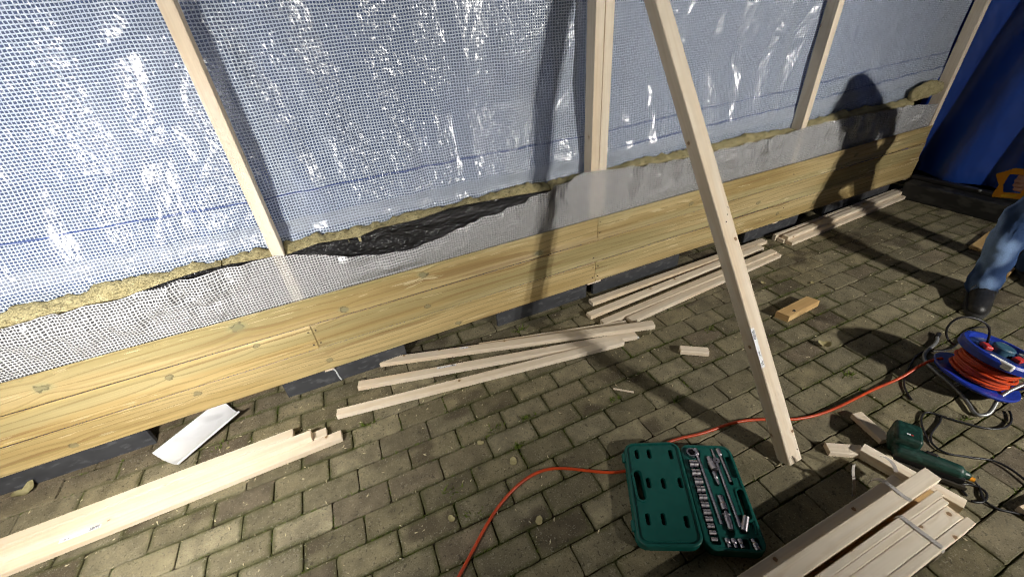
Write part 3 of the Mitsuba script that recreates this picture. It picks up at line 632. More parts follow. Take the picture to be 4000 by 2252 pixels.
# ---------------------------------------------------------------- offcuts
def offcut(label, A, B, w, h, za=.0015, m='fresh_pine', cut=(0, 0), name='wood_offcut', right=False):
    return lath(label, A, B, w=w, h=h, za=za, m=m, name=name, cat_='wood offcut', cut=cut, right=right, bev=.0022)
ob = offcut('orange mitred wood block with a dark knot, alone on the right paving', (2.002, -.706), (2.262, -.690), .066, .042, m='amber_pine', cut=(-.25, -.25))
part('knot', mikit.ply(xf(tri(m3.Manifold.cylinder(.0008, .010, .010, 16)), frame((2.065, -.683, .0432), (1.0, .1, 0), (0, .75, 0), (0, 0, 1))), 'screw_steel', smooth=30), ob)
offcut('small pale chamfered wood block on the paving left of the brace', (1.330, -.628), (1.440, -.707), .043, .026)
offcut('short pale offcut with a jagged edge nearest the brace foot', (1.424, -1.330), (1.528, -1.397), .045, .026)
offcut('upright leaning offcut between brace foot and green power tool', (1.688, -1.392), (1.716, -1.262), .047, .026, right=False)
bb = lath('square bearer timber lying crosswise under the strapped bundle', (1.553, -1.368), (1.624, -1.652), w=.044, h=.046, name='bearer', cat_='bearer timber', right=True)
offcut('pale plank end at the right edge below the cables', (1.758, -1.780), (2.00, -1.815), .048, .026)
yb = offcut('yellowish board offcut on the ground beside the black beam', (3.64, -.82), (3.97, -.775), .085, .018, m='amber_pine')
offcut('second yellowish board offcut at the right edge behind the leg', (3.42, -1.02), (3.70, -.98), .10, .024, m='amber_pine')
sp = lath('thin pale sliver of wood on the paving left of the tool case', (.893, -.664), (.964, -.727), w=.008, h=.006, name='wood_sliver', cat_='wood sliver', bev=.001)

# ---------------------------------------------------------------- strapped bundle, bottom right
Y0 = -1.483
def bl(label, x1, y, w, z, h=.026, x0=-.25, m='fresh_pine', dy=0.0):
    return lath(label, (x0, y - w - dy), (x1, y - w), w=w, h=h, za=z, m=m, name='bundle_lath', cat_='wooden lath')
zb_ = .049
bl('left lower lath of the strapped bundle, in the shade', 1.455, -1.500, .046, zb_ + .0265)
bl('bottom left lath of the strapped bundle', 1.47, -1.501, .046, zb_)
bl('lower middle lath of the strapped bundle, reddish in the gap', 1.56, -1.5475, .047, zb_ - .030, m='amber_pine')
bl('lower right lath of the strapped bundle', 1.49, -1.597, .11, zb_ + .0265)
bl('bottom right lath of the strapped bundle', 1.485, -1.599, .11, zb_)
bl('broad top lath on the left of the strapped bundle, longest at its end', 1.548, -1.5355, .0485, zb_ + .053)
bl('narrow top lath beside the dark gap of the bundle', 1.492, -1.5985, .0205, zb_ + .053)
bl('second narrow top lath of the bundle', 1.478, -1.6195, .0205, zb_ + .0528)
bl('broad top lath on the right half of the bundle', 1.455, -1.641, .0425, zb_ + .0532)
bl('outermost top lath on the right edge of the bundle', 1.474, -1.685, .025, zb_ + .0535)
def ribbon(pts, width_dir, w, th=.0008, step=.01, smooth=True):
    p = smooth_path(pts, step) if smooth else np.asarray(pts, float); n = len(p); wd = unit(width_dir); V, F = [], []
    t = np.gradient(p, axis=0); t /= np.linalg.norm(t, axis=1)[:, None]
    for i in range(n):
        nn = np.cross(t[i], wd); nn /= max(np.linalg.norm(nn), 1e-6)
        V += [p[i] - wd * w / 2 - nn * th, p[i] + wd * w / 2 - nn * th, p[i] + wd * w / 2 + nn * th, p[i] - wd * w / 2 + nn * th]
    for i in range(n - 1):
        for k in range(4):
            a, b = 4 * i + k, 4 * i + (k + 1) % 4; F += [[a, b, b + 4], [a, b + 4, a + 4]]
    F += [[0, 2, 1], [0, 3, 2]]; e = 4 * (n - 1); F += [[e, e + 1, e + 2], [e, e + 2, e + 3]]
    return trimesh.Trimesh(V, F, process=False)
zt = zb_ + .0805
s1 = [(1.385, -1.478, .06), (1.388, -1.492, .108), (1.378, -1.532, zt), (1.376, -1.56, zt), (1.382, -1.585, zt)]
solid('packing_strap', mikit.ply(ribbon(s1, (1, .2, 0), .014), 'strap_white'), 'white packing strap crossing only the broad left top lath', 'strap')
s2 = [(1.290, -1.594, zt - .01), (1.300, -1.600, zt + .0005), (1.302, -1.65, zt + .001), (1.306, -1.705, zt + .001), (1.307, -1.714, zt - .012), (1.307, -1.715, .06)]
solid('packing_strap', mikit.ply(ribbon(s2, (1, .05, 0), .014, smooth=False), 'strap_white'), 'white packing strap across the right half of the bundle', 'strap')
s3 = [(1.470, -1.500, .105), (1.462, -1.490, .13), (1.452, -1.470, .15), (1.435, -1.450, .156)]
solid('packing_strap', mikit.ply(ribbon(s3, (.8, -.6, 0), .013), 'strap_white'), 'curled loose white strap tail at the end of the bundle', 'strap')
s4 = [(1.352, -1.470, .002), (1.358, -1.452, .05), (1.350, -1.435, .10), (1.346, -1.428, .135)]
solid('packing_strap', mikit.ply(ribbon(s4, (1, -.15, 0), .013), 'strap_white'), 'white strap tail standing upright from the dark paving', 'strap')

# ---------------------------------------------------------------- gutter offcut, leaves, stone
def gutter():
    # a piece of half round PVC gutter: axis from its lower left end to its right end
    a0, a1 = np.array([-1.075, -.085, .0]), np.array([-.80, .085, .012]); ax = unit(a1 - a0); sd = np.array([ax[1], -ax[0], 0]); L = np.linalg.norm(a1 - a0)
    n, m = 24, 18; V = []
    for i in range(n + 1):
        t = i / n
        for k in range(m + 1):
            u = k / m
            P00, P10, P01, P11 = map(np.array, ((-1.115, -.045, .030), (-.998, -.160, .026), (-.86, .16, .040), (-.757, .000, .052)))
            q = (P00 * (1 - u) + P10 * u) * (1 - t) + (P01 * (1 - u) + P11 * u) * t
            q[2] = max(.003, q[2] - .026 * (1 - abs(2 * u - 1) ** 2.4)) + .010 * t * max(0, (u - .8) / .2)
            V.append(q)
    V = np.array(V); i = np.arange((n + 1) * (m + 1)).reshape(n + 1, m + 1)
    a, b, c, d2 = i[:-1, :-1].ravel(), i[:-1, 1:].ravel(), i[1:, 1:].ravel(), i[1:, :-1].ravel()
    t = trimesh.Trimesh(V, np.vstack([np.c_[a, b, c], np.c_[a, c, d2]]), process=False)
    o = V - t.vertex_normals * .0025; N = len(V)
    F = np.vstack([t.faces, t.faces[:, ::-1] + N]); e = []
    loop = np.r_[i[0, :], i[1:, -1], i[-1, -2::-1], i[-2:0:-1, 0]]
    for p, q in zip(loop, np.roll(loop, -1)): e += [[p, q, q + N], [p, q + N, p + N]]
    lip = [V[i[k, m]] + np.array([0, 0, -.003]) for k in range(n + 1)]
    return trimesh.Trimesh(np.vstack([V, o]), np.vstack([F, e]), process=False), tube(lip, .0055, 8)
gm, lip = gutter()
gt = thing('gutter_offcut', 'curved white plastic gutter offcut sticking out from under the boards', 'gutter piece')
part('trough', mikit.ply(gm, 'white_plastic', smooth=40), gt); part('lip', mikit.ply(lip, 'white_plastic', smooth=True), gt)
def leaf(x, y, s, a, lb, curl=.4):
    n = 7; V, F = [], []
    for i in range(n):
        t = i / (n - 1); w = s * .42 * math.sin(math.pi * (t * .92 + .06)) * (1 + .25 * math.sin(9 * t)); z = .003 + s * curl * (t - .5) ** 2
        V += [[(t - .5) * s, -w, z + .25 * w * curl], [(t - .5) * s, 0, z - .0006], [(t - .5) * s, w, z + .35 * w * curl]]
    for i in range(n - 1):
        for k in range(2):
            b = 3 * i + k; F += [[b, b + 1, b + 4], [b, b + 4, b + 3]]
    m = trimesh.Trimesh(V, F, process=False).subdivide(); m.vertices[:, 2] += s * .08 * (meshkit.noise(m.vertices * 120 / 1.0) - .4) + .001
    solid('fallen_leaf', mikit.ply(xf(m, frame((x, y, 0), (math.cos(a), math.sin(a), 0), (-math.sin(a), math.cos(a), 0), (0, 0, 1))), 'dry_leaf', smooth=True), lb, 'leaf')
for q in [(.312, -.793, .040, 1.2, 'pale dry leaf on the open paving above the dark stained stone'), (.222, -.650, .030, -.6, 'small dry leaf at a joint below the middle lath fan'), (.299, -1.052, .034, .9, 'dry leaf right of the orange cable near the bottom'),
          (2.2, -.386, .036, 1.5, 'upright dry leaf right of the brace near the right lath group', 1.2), (1.99, -.916, .062, -.5, 'curled yellowish leaf between brace and cable reel', 1.3), (-1.59, .008, .075, .9, 'dry leaf leaning on the slate slab at the lower left', 1.6),
          (2.84, -1.085, .05, .2, 'dry leaf in front of the black shoe'), (-.81, -.150, .016, .3, 'tiny pale leaf bit right of the gutter offcut'), (.012, -.905, .03, 1.9, 'small dry leaf wedged in a joint at the lower middle', .9), (2.45, -.52, .03, .4, 'dry leaf scrap beyond the orange block')]: leaf(*q)

# ---------------------------------------------------------------- orange cable and black cords
cab = [(-.22, -1.25), (-.024, -1.10), (.052, -1.039), (.162, -.956), (.268, -.904), (.355, -.885), (.431, -.894), (.503, -.930), (.578, -.980), (.656, -1.023), (.70, -1.036), (.781, -1.036), (.85, -1.018), (.916, -1.008), (1.07, -1.036), (1.22, -1.055), (1.328, -1.09), (1.448, -1.151), (1.573, -1.186), (1.748, -1.199), (1.946, -1.206)]
cable = [(x, y, .0075) for x, y in cab] + [(2.08, -1.222, .03), (2.16, -1.235, .075), (2.22, -1.262, .10)]
solid('extension_cable', mikit.ply(tube(cable, .0058, 10, step=.012), 'orange_cable', smooth=True), 'bright orange extension cable snaking across the paving to the reel', 'cable')

# ---------------------------------------------------------------- cable reel
rc = np.array([2.265, -1.362]); reel = thing('cable_reel', 'blue cable reel wound with orange cable, lying flat on a steel tube frame', 'cable reel')
tilt = T().translate([rc[0] - .01, rc[1] - .005, .028]).rotate([.35, 1, 0], 13)
def lathe(pr_, seg=48):
    m = trimesh.creation.revolve(np.array(pr_), sections=seg); m.fix_normals(); return m
TM = np.array(tilt.matrix)
def rp(name, m, mt, parent=reel, smooth=35, label=None): return part(name, mikit.ply(xf(m, TM), mt, smooth=smooth), parent, label)
rp('lower_flange', lathe([(0, .028), (.125, .028), (.144, .034), (.147, .042), (.144, .048), (.130, .046), (.10, .040), (.06, .040), (0, .040)]), 'blue_plastic')
rp('core', lathe([(0, .04), (.055, .04), (.055, .150), (0, .150)]), 'navy_plastic')
rr_ = np.random.default_rng(4); coils = []
for i in range(9):
    z = .048 + i * .0112
    for R in ((.090 + .005 * math.sin(i * 2.1), ) if i not in (2, 5) else (.092, .080)):
        a = np.linspace(0, 2 * np.pi, 60); R_ = R + rr_.normal(0, .003)
        coils.append(tube(np.c_[R_ * np.cos(a) * (1 + .02 * rr_.normal()), R_ * np.sin(a), z + .003 * np.sin(a + rr_.uniform(0, 6)) + a * .0012], .0058, 8, smooth=False))
rp('cable_winding', cat(coils + [lathe([(.05, .045), (.083, .045), (.083, .147), (.05, .147)])]), 'orange_cable')
uf = m3.Manifold.batch_boolean([man(lathe([(0, .150), (.118, .150), (.128, .156), (.130, .180), (.124, .190), (.112, .191), (.108, .172), (0, .172)]))] , m3.OpType.Add)
upk = rp('upper_flange', tri(uf), 'blue_plastic')
rp('socket_panel', lathe([(0, .171), (.100, .171), (.098, .178), (0, .178)]), 'navy_plastic', upk, label='dark blue socket panel on the reel')
rp('centre_cap', lathe([(0, .178), (.036, .178), (.036, .203), (.031, .208), (0, .208)]), 'petrol_cap', upk)
for a in (2.4, 4.6):
    x, y = .056 * math.cos(a), .056 * math.sin(a)
    m = tri(rbox(.042, .030, .018, .006)); rp('socket_cover', xf(m, frame((x, y, .187), (math.cos(a + 1.57), math.sin(a + 1.57), 0), (-math.cos(a), -math.sin(a), 0), (0, 0, 1))), 'red_plastic', upk, label='red socket cover on the reel')
for a in (5.6, .2):
    x, y = .082 * math.cos(a), .082 * math.sin(a)
    ring = trimesh.creation.annulus(.009, .017, .010, sections=24); ring.apply_translation((x, y, .184)); rp('socket', ring, 'galvanised', upk)
gp = xf(tri(rbox(.02, .085, .030, .008)), frame((-.112, -.035, .178), (1, 0, 0), (0, 1, 0), (0, 0, 1))); rp('rim_grip', gp, 'white_plastic', upk, label='greyish moulded grip on the reel rim')
fr_ = [(2.50, -1.135, .012), (2.40, -1.163, .012), (2.30, -1.184, .012), (2.275, -1.200, .012), (2.235, -1.265, .012), (2.13, -1.440, .012), (2.110, -1.474, .012), (2.122, -1.484, .014), (2.20, -1.478, .05), (2.31, -1.488, .10), (2.36, -1.50, .11), (2.43, -1.53, .11)]
rp2 = part('tube_frame', mikit.ply(tube(fr_, .0075, 12), 'galvanised', smooth=True), reel, 'bent galvanised tube foot of the reel')
part('foot_cap', mikit.ply(cyl((2.50, -1.135, .012), (2.535, -1.125, .012), .0095, 14), 'black_plastic', smooth=35), reel)
part('support', mikit.ply(cat([cyl((2.20, -1.345, .012), (2.265, -1.362, .040), .009, 10), cyl((2.33, -1.44, .012), (2.27, -1.37, .04), .009, 10), cyl((2.33, -1.44, .012), (2.33, -1.50, .08), .007, 10)]), 'galvanised', smooth=30), reel)
hl = [(2.245, -1.262, .175), (2.20, -1.245, .21), (2.19, -1.225, .27), (2.215, -1.235, .315), (2.255, -1.27, .318), (2.29, -1.305, .29), (2.305, -1.325, .235), (2.30, -1.335, .19)]
part('lead', mikit.ply(tube(hl, .0042, 8), 'black_plastic', smooth=True), reel, 'black supply lead looping above the reel')

cords = [('thin black cord looping below the cable reel frame', [(1.812, -1.46), (1.859, -1.415), (1.912, -1.382), (1.963, -1.377), (1.986, -1.407), (2.007, -1.445), (2.032, -1.481), (2.058, -1.515), (2.09, -1.538), (2.135, -1.551), (2.195, -1.543), (2.239, -1.518)]),
         ('thin black cord running from below the reel past the power tool to the right edge', [(1.986, -1.412), (1.898, -1.435), (1.835, -1.453), (1.812, -1.472), (1.809, -1.512), (1.844, -1.547), (1.877, -1.575), (1.917, -1.606), (1.929, -1.642), (1.92, -1.693), (1.913, -1.76)]),
         ('thin black cord leaving the orange sleeve of the power tool', [(1.722, -1.612, .04), (1.75, -1.622, .02), (1.762, -1.634), (1.735, -1.655), (1.712, -1.677), (1.716, -1.707), (1.741, -1.733), (1.76, -1.755), (1.768, -1.80)]),
         ('thin black cord in a small loop beside the tail of the power tool', [(1.684, -1.64), (1.748, -1.629), (1.756, -1.653), (1.703, -1.674), (1.675, -1.656)]),
         ('thin black cord curving behind the cable reel from the left', [(1.98, -1.31), (2.06, -1.235), (2.20, -1.185), (2.34, -1.165, .008), (2.42, -1.20), (2.6, -1.19), (2.80, -1.21)])]
cords = [(lb, [q if len(q) == 3 else (*q, .006 + .0004 * i) for i, q in enumerate(p)]) for lb, p in cords]
for lb, p in cords: solid('black_cable', mikit.ply(tube(p, .0040, 8), 'black_plastic', smooth=True), lb, 'cord')

# ---------------------------------------------------------------- socket set in its green case
e1 = np.array([-.491, -.871, 0]); e2 = np.array([.871, -.491, 0]); e3 = np.array([0, 0, 1.0]); O = np.array([.930, -1.050, .002])
CL, CW = .378, .192                                        # case length (e1) and width (e2)
CM = frame(O, e2, e1 * 1.045, e3 * 1.0)                            # x = width, y = length, z = up (a mirror frame: fix winding after)
def loc(m):
    m = xf(m, CM); 
    m.fix_normals()
    return m
def L3(x, y, z): return O + e2 * x + e1 * (1.045 * y) + e3 * z
def plate(poly, z0, z1): return m3.CrossSection([np.array(poly.exterior.coords)[:-1]] if not hasattr(poly, 'geoms') else [np.array(g.exterior.coords)[:-1] for g in poly.geoms], m3.FillRule.NonZero).extrude(z1 - z0).translate((0, 0, z0))
def pocket(x, y, w, h, r=.004): 
    from shapely import affinity
    return affinity.translate(rrect(w, h, min(r, w / 2 - 1e-4, h / 2 - 1e-4)), x, y)
def slotp(a, b, r): 
    from shapely.geometry import LineString
    return LineString([a, b]).buffer(r, quad_segs=4)
outer = rrect(CW, CL, .035)
def rounded_shell(poly, z0, z1, r=.006):
    return m3.Manifold.batch_hull([plate(poly.buffer(-r * (1 - math.cos(a))), z0 + 0, z0 + .001).translate((0, 0, 0)) if False else plate(poly.buffer(-r * (1 - math.cos(a))), z1 - r + r * math.sin(a) - .0006, z1 - r + r * math.sin(a)) for a in (0, .5, 1.0, 1.57)] + [plate(poly.buffer(-.004), z0, z0 + .001), plate(poly, z0 + .006, z0 + .007)])
case = thing('tool_case', 'open dark green plastic tool case holding a chrome socket set', 'tool case')
tray = rounded_shell(outer, 0, .044)
ZI = .026                                                  # floor of the pockets
rowy = [.083, .118, .150, .179, .207, .233, .257, .280, .301, .322, .342]
cuts = [plate(outer.buffer(-.010).buffer(.0), .0405, .06)]
cuts += [plate(p, ZI, .06) for p in (pocket(.018, .066, .034, .294, .006), pocket(.020, .020, .036, .040, .016),
         slotp((.058, .022), (.068, .290), .008), slotp((.066, .030), (.060, .05), .010), slotp((.102, .06), (.100, .118), .015), slotp((.100, .118), (.098, .155), .010),
         slotp((.122, .024), (.124, .305), .008), slotp((.124, .060), (.124, .075), .013), slotp((.146, .020), (.150, .15), .009), pocket(.160, .045, .022, .085, .006),
         slotp((.098, .205), (.094, .27), .014), slotp((.094, .27), (.088, .318), .019), pocket(.120, .262, .056, .062, .005), pocket(.062, .338, .078, .030, .004), pocket(.145, .333, .030, .036, .004))]
tray = tray - m3.Manifold.batch_boolean(cuts, m3.OpType.Add)
grip = slotp((.170, .185), (.168, .265), .0125); tray = tray - plate(grip, -.01, .06)
tray = tray + (plate(grip.buffer(.006), .02, .0435) - plate(grip, -.01, .06))
part('tray', mikit.ply(loc(tri(tray)), 'green_plastic', smooth=25), case)
# lid: lies open on the left of the hinge, slightly raised towards the hinge
from shapely import affinity
lid2 = affinity.translate(outer, 0, 0)
lid = rounded_shell(lid2, 0, .036)
lid = lid - plate(outer.buffer(-.0085), .030, .05) + plate(outer.buffer(-.016), .02, .0335)
gl = slotp((.160, .130), (.156, .215), .0135)
lid = lid - plate(gl, -.01, .06) + (plate(gl.buffer(.007), .02, .0365) - plate(gl, -.01, .06))
slots = [(.150, .050), (.108, .050), (.034, .055), (.128, .165), (.080, .168), (.026, .166), (.150, .292), (.103, .292), (.036, .300)]
lid = lid - m3.Manifold.batch_boolean([plate(slotp((x, y - .013), (x, y + .013), .0075), .014, .06) for x, y in slots], m3.OpType.Add)
ang = math.radians(7)
LM = CM @ np.array([[math.cos(ang) * -1.10, 0, math.sin(ang), -.010], [0, 1, 0, 0], [math.sin(ang) * -1 * 1.0, 0, math.cos(ang), .026], [0, 0, 0, 1.0]])
def lidloc(m):
    m = xf(m, LM)
    m.fix_normals()
    return m
lk = part('lid', mikit.ply(lidloc(tri(lid)), 'green_plastic', smooth=25), case)
for y in (.06, .31): part('latch', mikit.ply(lidloc(tri(rbox(.012, .036, .016, .003).translate((CW + .004, y, .024)))), 'green_plastic', smooth=30), lk)
for x, y in slots: part('slot', mikit.ply(lidloc(tri(plate(slotp((x, y - .013), (x, y + .013), .0075), .0142, .0150))), 'dark_slot'), lk)
hg = [cyl(L3(-.004, .05, .026), L3(-.004, .33, .026), .0045, 12), cyl(L3(.002, .04, .034), L3(.002, .34, .034), .003, 10), cyl(L3(-.010, .04, .030), L3(-.010, .34, .030), .003, 10)]
part('hinge', mikit.ply(cat(hg), 'green_plastic', smooth=30), case)
# the tools
def chrome(name, lb, ms, holes=(), group=None, cat_='socket'):
    t = thing(name, lb, cat_, group); part('body', mikit.ply(cat(ms), 'chrome_steel', smooth=35), t)
    for h in holes: part('opening', mikit.ply(h, 'dark_hole', smooth=30), t)
ORD = ['largest', 'second', 'third', 'fourth', 'fifth', 'sixth', 'seventh', 'eighth', 'ninth', 'tenth', 'smallest']
for i, y in enumerate(rowy):
    r_ = .0155 - .0008 * i; zc = ZI + r_ * .95 + .001; x0, x1 = .019 + .0005 * i, .0505 - .0006 * i; xm = (x0 + x1) / 2
    ms = [cyl(L3(x0, y, zc), L3(xm - .0015, y, zc), r_, 24), cyl(L3(xm - .0015, y, zc), L3(xm + .0015, y, zc), r_ * .84, 24), cyl(L3(xm + .0015, y, zc), L3(x1, y, zc), r_ * .97, 24)]
    chrome('socket', f'{ORD[i]} chrome socket counted down the left column of the green case' if 0 < i < 10 else f'{ORD[i]} socket at the {"top" if i == 0 else "bottom"} of the left column of the green case', ms, [cyl(L3(x1 - .0005, y, zc), L3(x1 + .0006, y, zc), r_ * .62, 6)], 'sockets in a column in the case')
hx = m3.Manifold.cylinder(.030, .0185, .0185, 36) - m3.Manifold.cylinder(.04, .0145, .0145, 6).translate((0, 0, .004))
chrome('upright_socket', 'big upright hex socket in the top left corner of the case', [xf(tri(hx), frame(L3(.038, .040, ZI - .003), e2, -e1, e3))], [xf(tri(m3.Manifold.cylinder(.002, .0143, .0143, 6)), frame(L3(.038, .040, ZI + .002), e2, -e1, e3))])
zt_ = .040
def rod(p, rs, seg=16):
    out = []
    for (a, b), (ra, rb) in zip(zip(p[:-1], p[1:]), zip(rs[:-1], rs[1:])): out.append(cyl(L3(*a), L3(*b), ra, seg, rb))
    return out
chrome('extension_bar', 'long chrome extension bar left of the others, cylindrical head at the top', rod([(.060, .018, zt_), (.0612, .040, zt_), (.0613, .046, zt_), (.064, .12, zt_), (.066, .15, zt_), (.070, .272, zt_), (.0705, .282, zt_), (.071, .296, zt_)], [.0085, .0085, .0055, .0055, .0068, .0052, .0050, .0050]), cat_='extension bar')
chrome('sliding_bar', 'long thin chrome bar with a round disc head in the middle of the case', rod([(.122, .018, zt_), (.1225, .030, zt_), (.123, .055, zt_)], [.0045, .0045, .0058]) + [cyl(L3(.124, .066, ZI + .004), L3(.124, .066, zt_ + .006), .0125, 24)] + rod([(.1245, .076, zt_), (.126, .15, zt_), (.129, .29, zt_), (.1295, .302, zt_)], [.0055, .0052, .0056, .0050]), [cyl(L3(.124, .066, zt_ + .0056), L3(.124, .066, zt_ + .0066), .003, 12)], cat_='sliding bar')
chrome('short_extension', 'short chrome extension bar at the upper right of the case', rod([(.145, .017, zt_), (.146, .040, zt_), (.1462, .046, zt_), (.151, .135, zt_), (.1515, .148, zt_)], [.0088, .0088, .0056, .0054, .0052]), cat_='extension bar')
chrome('deep_socket', 'stout deep socket with a hex mouth beside the long bar', rod([(.100, .052, zt_), (.1015, .070, zt_), (.102, .073, zt_), (.105, .106, zt_ + .004)], [.0095, .0105, .0135, .0135]), [cyl(L3(.105, .1055, zt_ + .004), L3(.1051, .1075, zt_ + .0042), .0098, 6)])
chrome('bit_adapter', 'small stepped chrome bit adapter below the deep socket', rod([(.102, .112, zt_), (.103, .132, zt_), (.1032, .138, zt_), (.105, .145, zt_), (.1055, .158, zt_)], [.0082, .0082, .0052, .0062, .0040]), cat_='adapter')
chrome('universal_joint', 'chrome universal joint in the round ended pocket', rod([(.096, .20, zt_), (.0965, .224, zt_), (.097, .228, zt_), (.0975, .248, zt_)], [.0092, .0092, .0112, .0108]) + [cyl(L3(.084, .262, zt_), L3(.110, .262, zt_), .0045, 12), xf(tri(rbox(.012, .020, .016, .003)), frame(L3(.097, .262, zt_), e2, e1, e3) * 1.0)] + rod([(.097, .268, zt_), (.097, .276, zt_), (.0965, .300, zt_), (.096, .312, zt_)], [.0105, .0112, .0098, .0090]), [cyl(L3(.096, .3118, zt_), L3(.096, .3128, zt_), .0058, 4)], cat_='universal joint')
chrome('spare_socket', 'single loose deep socket lying slanted in the right pocket', rod([(.160, .268, .040), (.137, .312, .036)], [.0115, .0115]), [cyl(L3(.1371, .3118, .036), L3(.1366, .3128, .0359), .0082, 6)])
for i, x in enumerate((.073, .093, .113)):
    chrome('bit_socket', f'{["left", "middle", "right"][i]} one of three small bit sockets at the bottom of the case', rod([(x, .340, zt_), (x + .001, .352, zt_), (x + .0012, .355, zt_), (x + .002, .366, zt_)], [.0085, .0085, .0062, .0060]), cat_='bit socket', group='three bit sockets')
chrome('spark_socket', 'small stepped socket in the bottom right corner of the case', rod([(.154, .337, zt_), (.156, .347, zt_), (.157, .350, zt_), (.160, .368, zt_ - .002)], [.006, .006, .0088, .0092]), [cyl(L3(.1599, .3675, zt_ - .002), L3(.1602, .3688, zt_ - .002), .0065, 6)])

# ---------------------------------------------------------------- green power tool
def hull(*sp): return m3.Manifold.batch_hull([m3.Manifold.sphere(r, 20).translate((x, y, z)) for x, y, z, r in sp])
tool = thing('power_tool', 'dark green corded power tool lying beside the strapped bundle', 'power tool')
ta, tb = np.array([1.612, -1.446, 0]), np.array([1.706, -1.604, 0]); tx = unit(tb - ta); ty = np.array([-tx[1], tx[0], 0])  # tx along the body, ty away from the camera
TL = frame((ta[0], ta[1], 0.0), tx * .74, ty, (0, 0, 1.05))
def tl(m, k, mt, par=tool, smooth=35, label=None): return part(k, mikit.ply(xf(m if not hasattr(m, 'to_mesh') else tri(m), TL), mt, smooth=smooth), par, label)
body = hull((.0, .012, .050, .025), (.225, .014, .050, .025), (.0, .030, .040, .018), (.225, .026, .040, .018), (.10, .018, .060, .018))
body = body + hull((.215, .016, .046, .022), (.262, .018, .044, .014))
tl(body.refine_to_length(.01), 'body', 'tool_green')
head = rbox(.112, .096, .094, .016).translate((.022, .070, .062)) + hull((-.012, .03, .05, .018), (.05, .03, .05, .018), (-.005, .09, .05, .018), (.045, .09, .05, .018))
tl(head, 'head', 'tool_green')
for y in (.048, .064, .082, .098): tl(rbox(.056, .004, .003, .0012).translate((.018, y, .1075)), 'vent_slot', 'dark_hole')
tl(rbox(.016, .007, .002, .0008).translate((.016, .048, .1085)), 'badge', 'paper_white', label='small light badge on the tool head')
tl(rbox(.008, .007, .002, .0008).translate((.030, .048, .1085)), 'badge', 'red_plastic', label='small red mark on the tool head')
tl(rbox(.285, .020, .005, .0015).translate((.125, -.014, .016)), 'base_plate', 'tool_metal')
tl(rbox(.285, .004, .016, .0015).translate((.125, -.024, .020)), 'guide_rail', 'tool_metal')
tl(rbox(.270, .018, .026, .004).translate((.120, -.002, .032)), 'lower_housing', 'black_plastic')
tl(rbox(.030, .026, .014, .005).translate((-.022, -.016, .022)), 'felt_pad', 'wood_chip', label='frayed beige pad at the front of the tool')
tl(hull((.10, .022, .079, .006), (.135, .022, .079, .006)), 'trigger', 'black_plastic')
tl(tri(m3.Manifold.cylinder(.018, .008, .008, 16).rotate((0, 90, 0)).translate((.270, .012, .040))), 'cord_sleeve', 'yellow_plastic', label='orange cord sleeve at the end of the tool')

# ---------------------------------------------------------------- person, bent over at the right edge with a saw
person = thing('person', 'bent over person in worn blue jeans and black shoes holding a yellow handled saw', 'person')
leg1 = [(3.040, -1.036, .082, .066), (3.042, -1.034, .14, .062), (3.045, -1.020, .30, .068), (3.085, -1.015, .475, .076), (3.13, -1.09, .66, .088), (3.20, -1.18, .84, .105)]
leg2 = [(3.52, -1.05, .082, .064), (3.52, -1.05, .14, .060), (3.53, -1.04, .30, .064), (3.50, -1.02, .47, .074), (3.44, -1.09, .66, .088), (3.34, -1.18, .84, .105)]
jn = limb([leg1, leg2, [(3.20, -1.18, .84, .11), (3.34, -1.18, .84, .11)], [(3.27, -1.17, .86, .14), (3.27, -1.10, .93, .14)]], .022, 6)
vv = jn.vertices; dd_ = meshkit.fbm(vv * [9, 9, 17], 3, 3) - .5; jn.vertices = vv + jn.vertex_normals * (.034 * dd_)[:, None]
bodym = limb([[(3.27, -1.12, .93, .145), (3.25, -1.00, 1.03, .165), (3.25, -.90, 1.06, .165)], [(3.25, -.90, 1.06, .10), (3.24, -.80, 1.04, .055)],
              [(3.12, -.98, 1.05, .075), (3.30, -1.12, .84, .052), (3.195, -1.005, .63, .040)], [(3.42, -.92, 1.04, .070), (3.56, -.92, .84, .052), (3.50, -.84, .68, .040)], [(3.12, -.98, 1.05, .085), (3.40, -.92, 1.05, .085)]], .02, 6)
part('jacket', mikit.ply(bodym, 'dark_jacket', smooth=True), person)
part('jeans', mikit.ply(jn, 'blue_denim', smooth=True), person)
HX, HY, HZ = -.06, -.24, -.02
def hp(x, y, z, r): return (x + HX, y + HY, z + HZ, r)
hd = limb([[hp(3.34, -.70, 1.07, .05), hp(3.35, -.68, 1.10, .088), hp(3.35, -.655, 1.07, .082)], [hp(3.35, -.60, 1.02, .055), hp(3.35, -.66, 1.06, .07)], [hp(3.35, -.585, 1.07, .014), hp(3.35, -.572, 1.045, .016)]], .010, 4)
hk = part('head', mikit.ply(hd, 'skin', smooth=True), person)
part('hair', mikit.ply(limb([[hp(3.35, -.715, 1.13, .092), hp(3.35, -.665, 1.135, .080)]], .012, 3), 'dark_hair', smooth=True), hk)
for sx in (-1, 1): part('ear', mikit.ply(limb([[hp(3.35 + sx * .085, -.67, 1.085, .012), hp(3.35 + sx * .09, -.675, 1.06, .010)]], .006, 2), 'skin', smooth=True), hk)
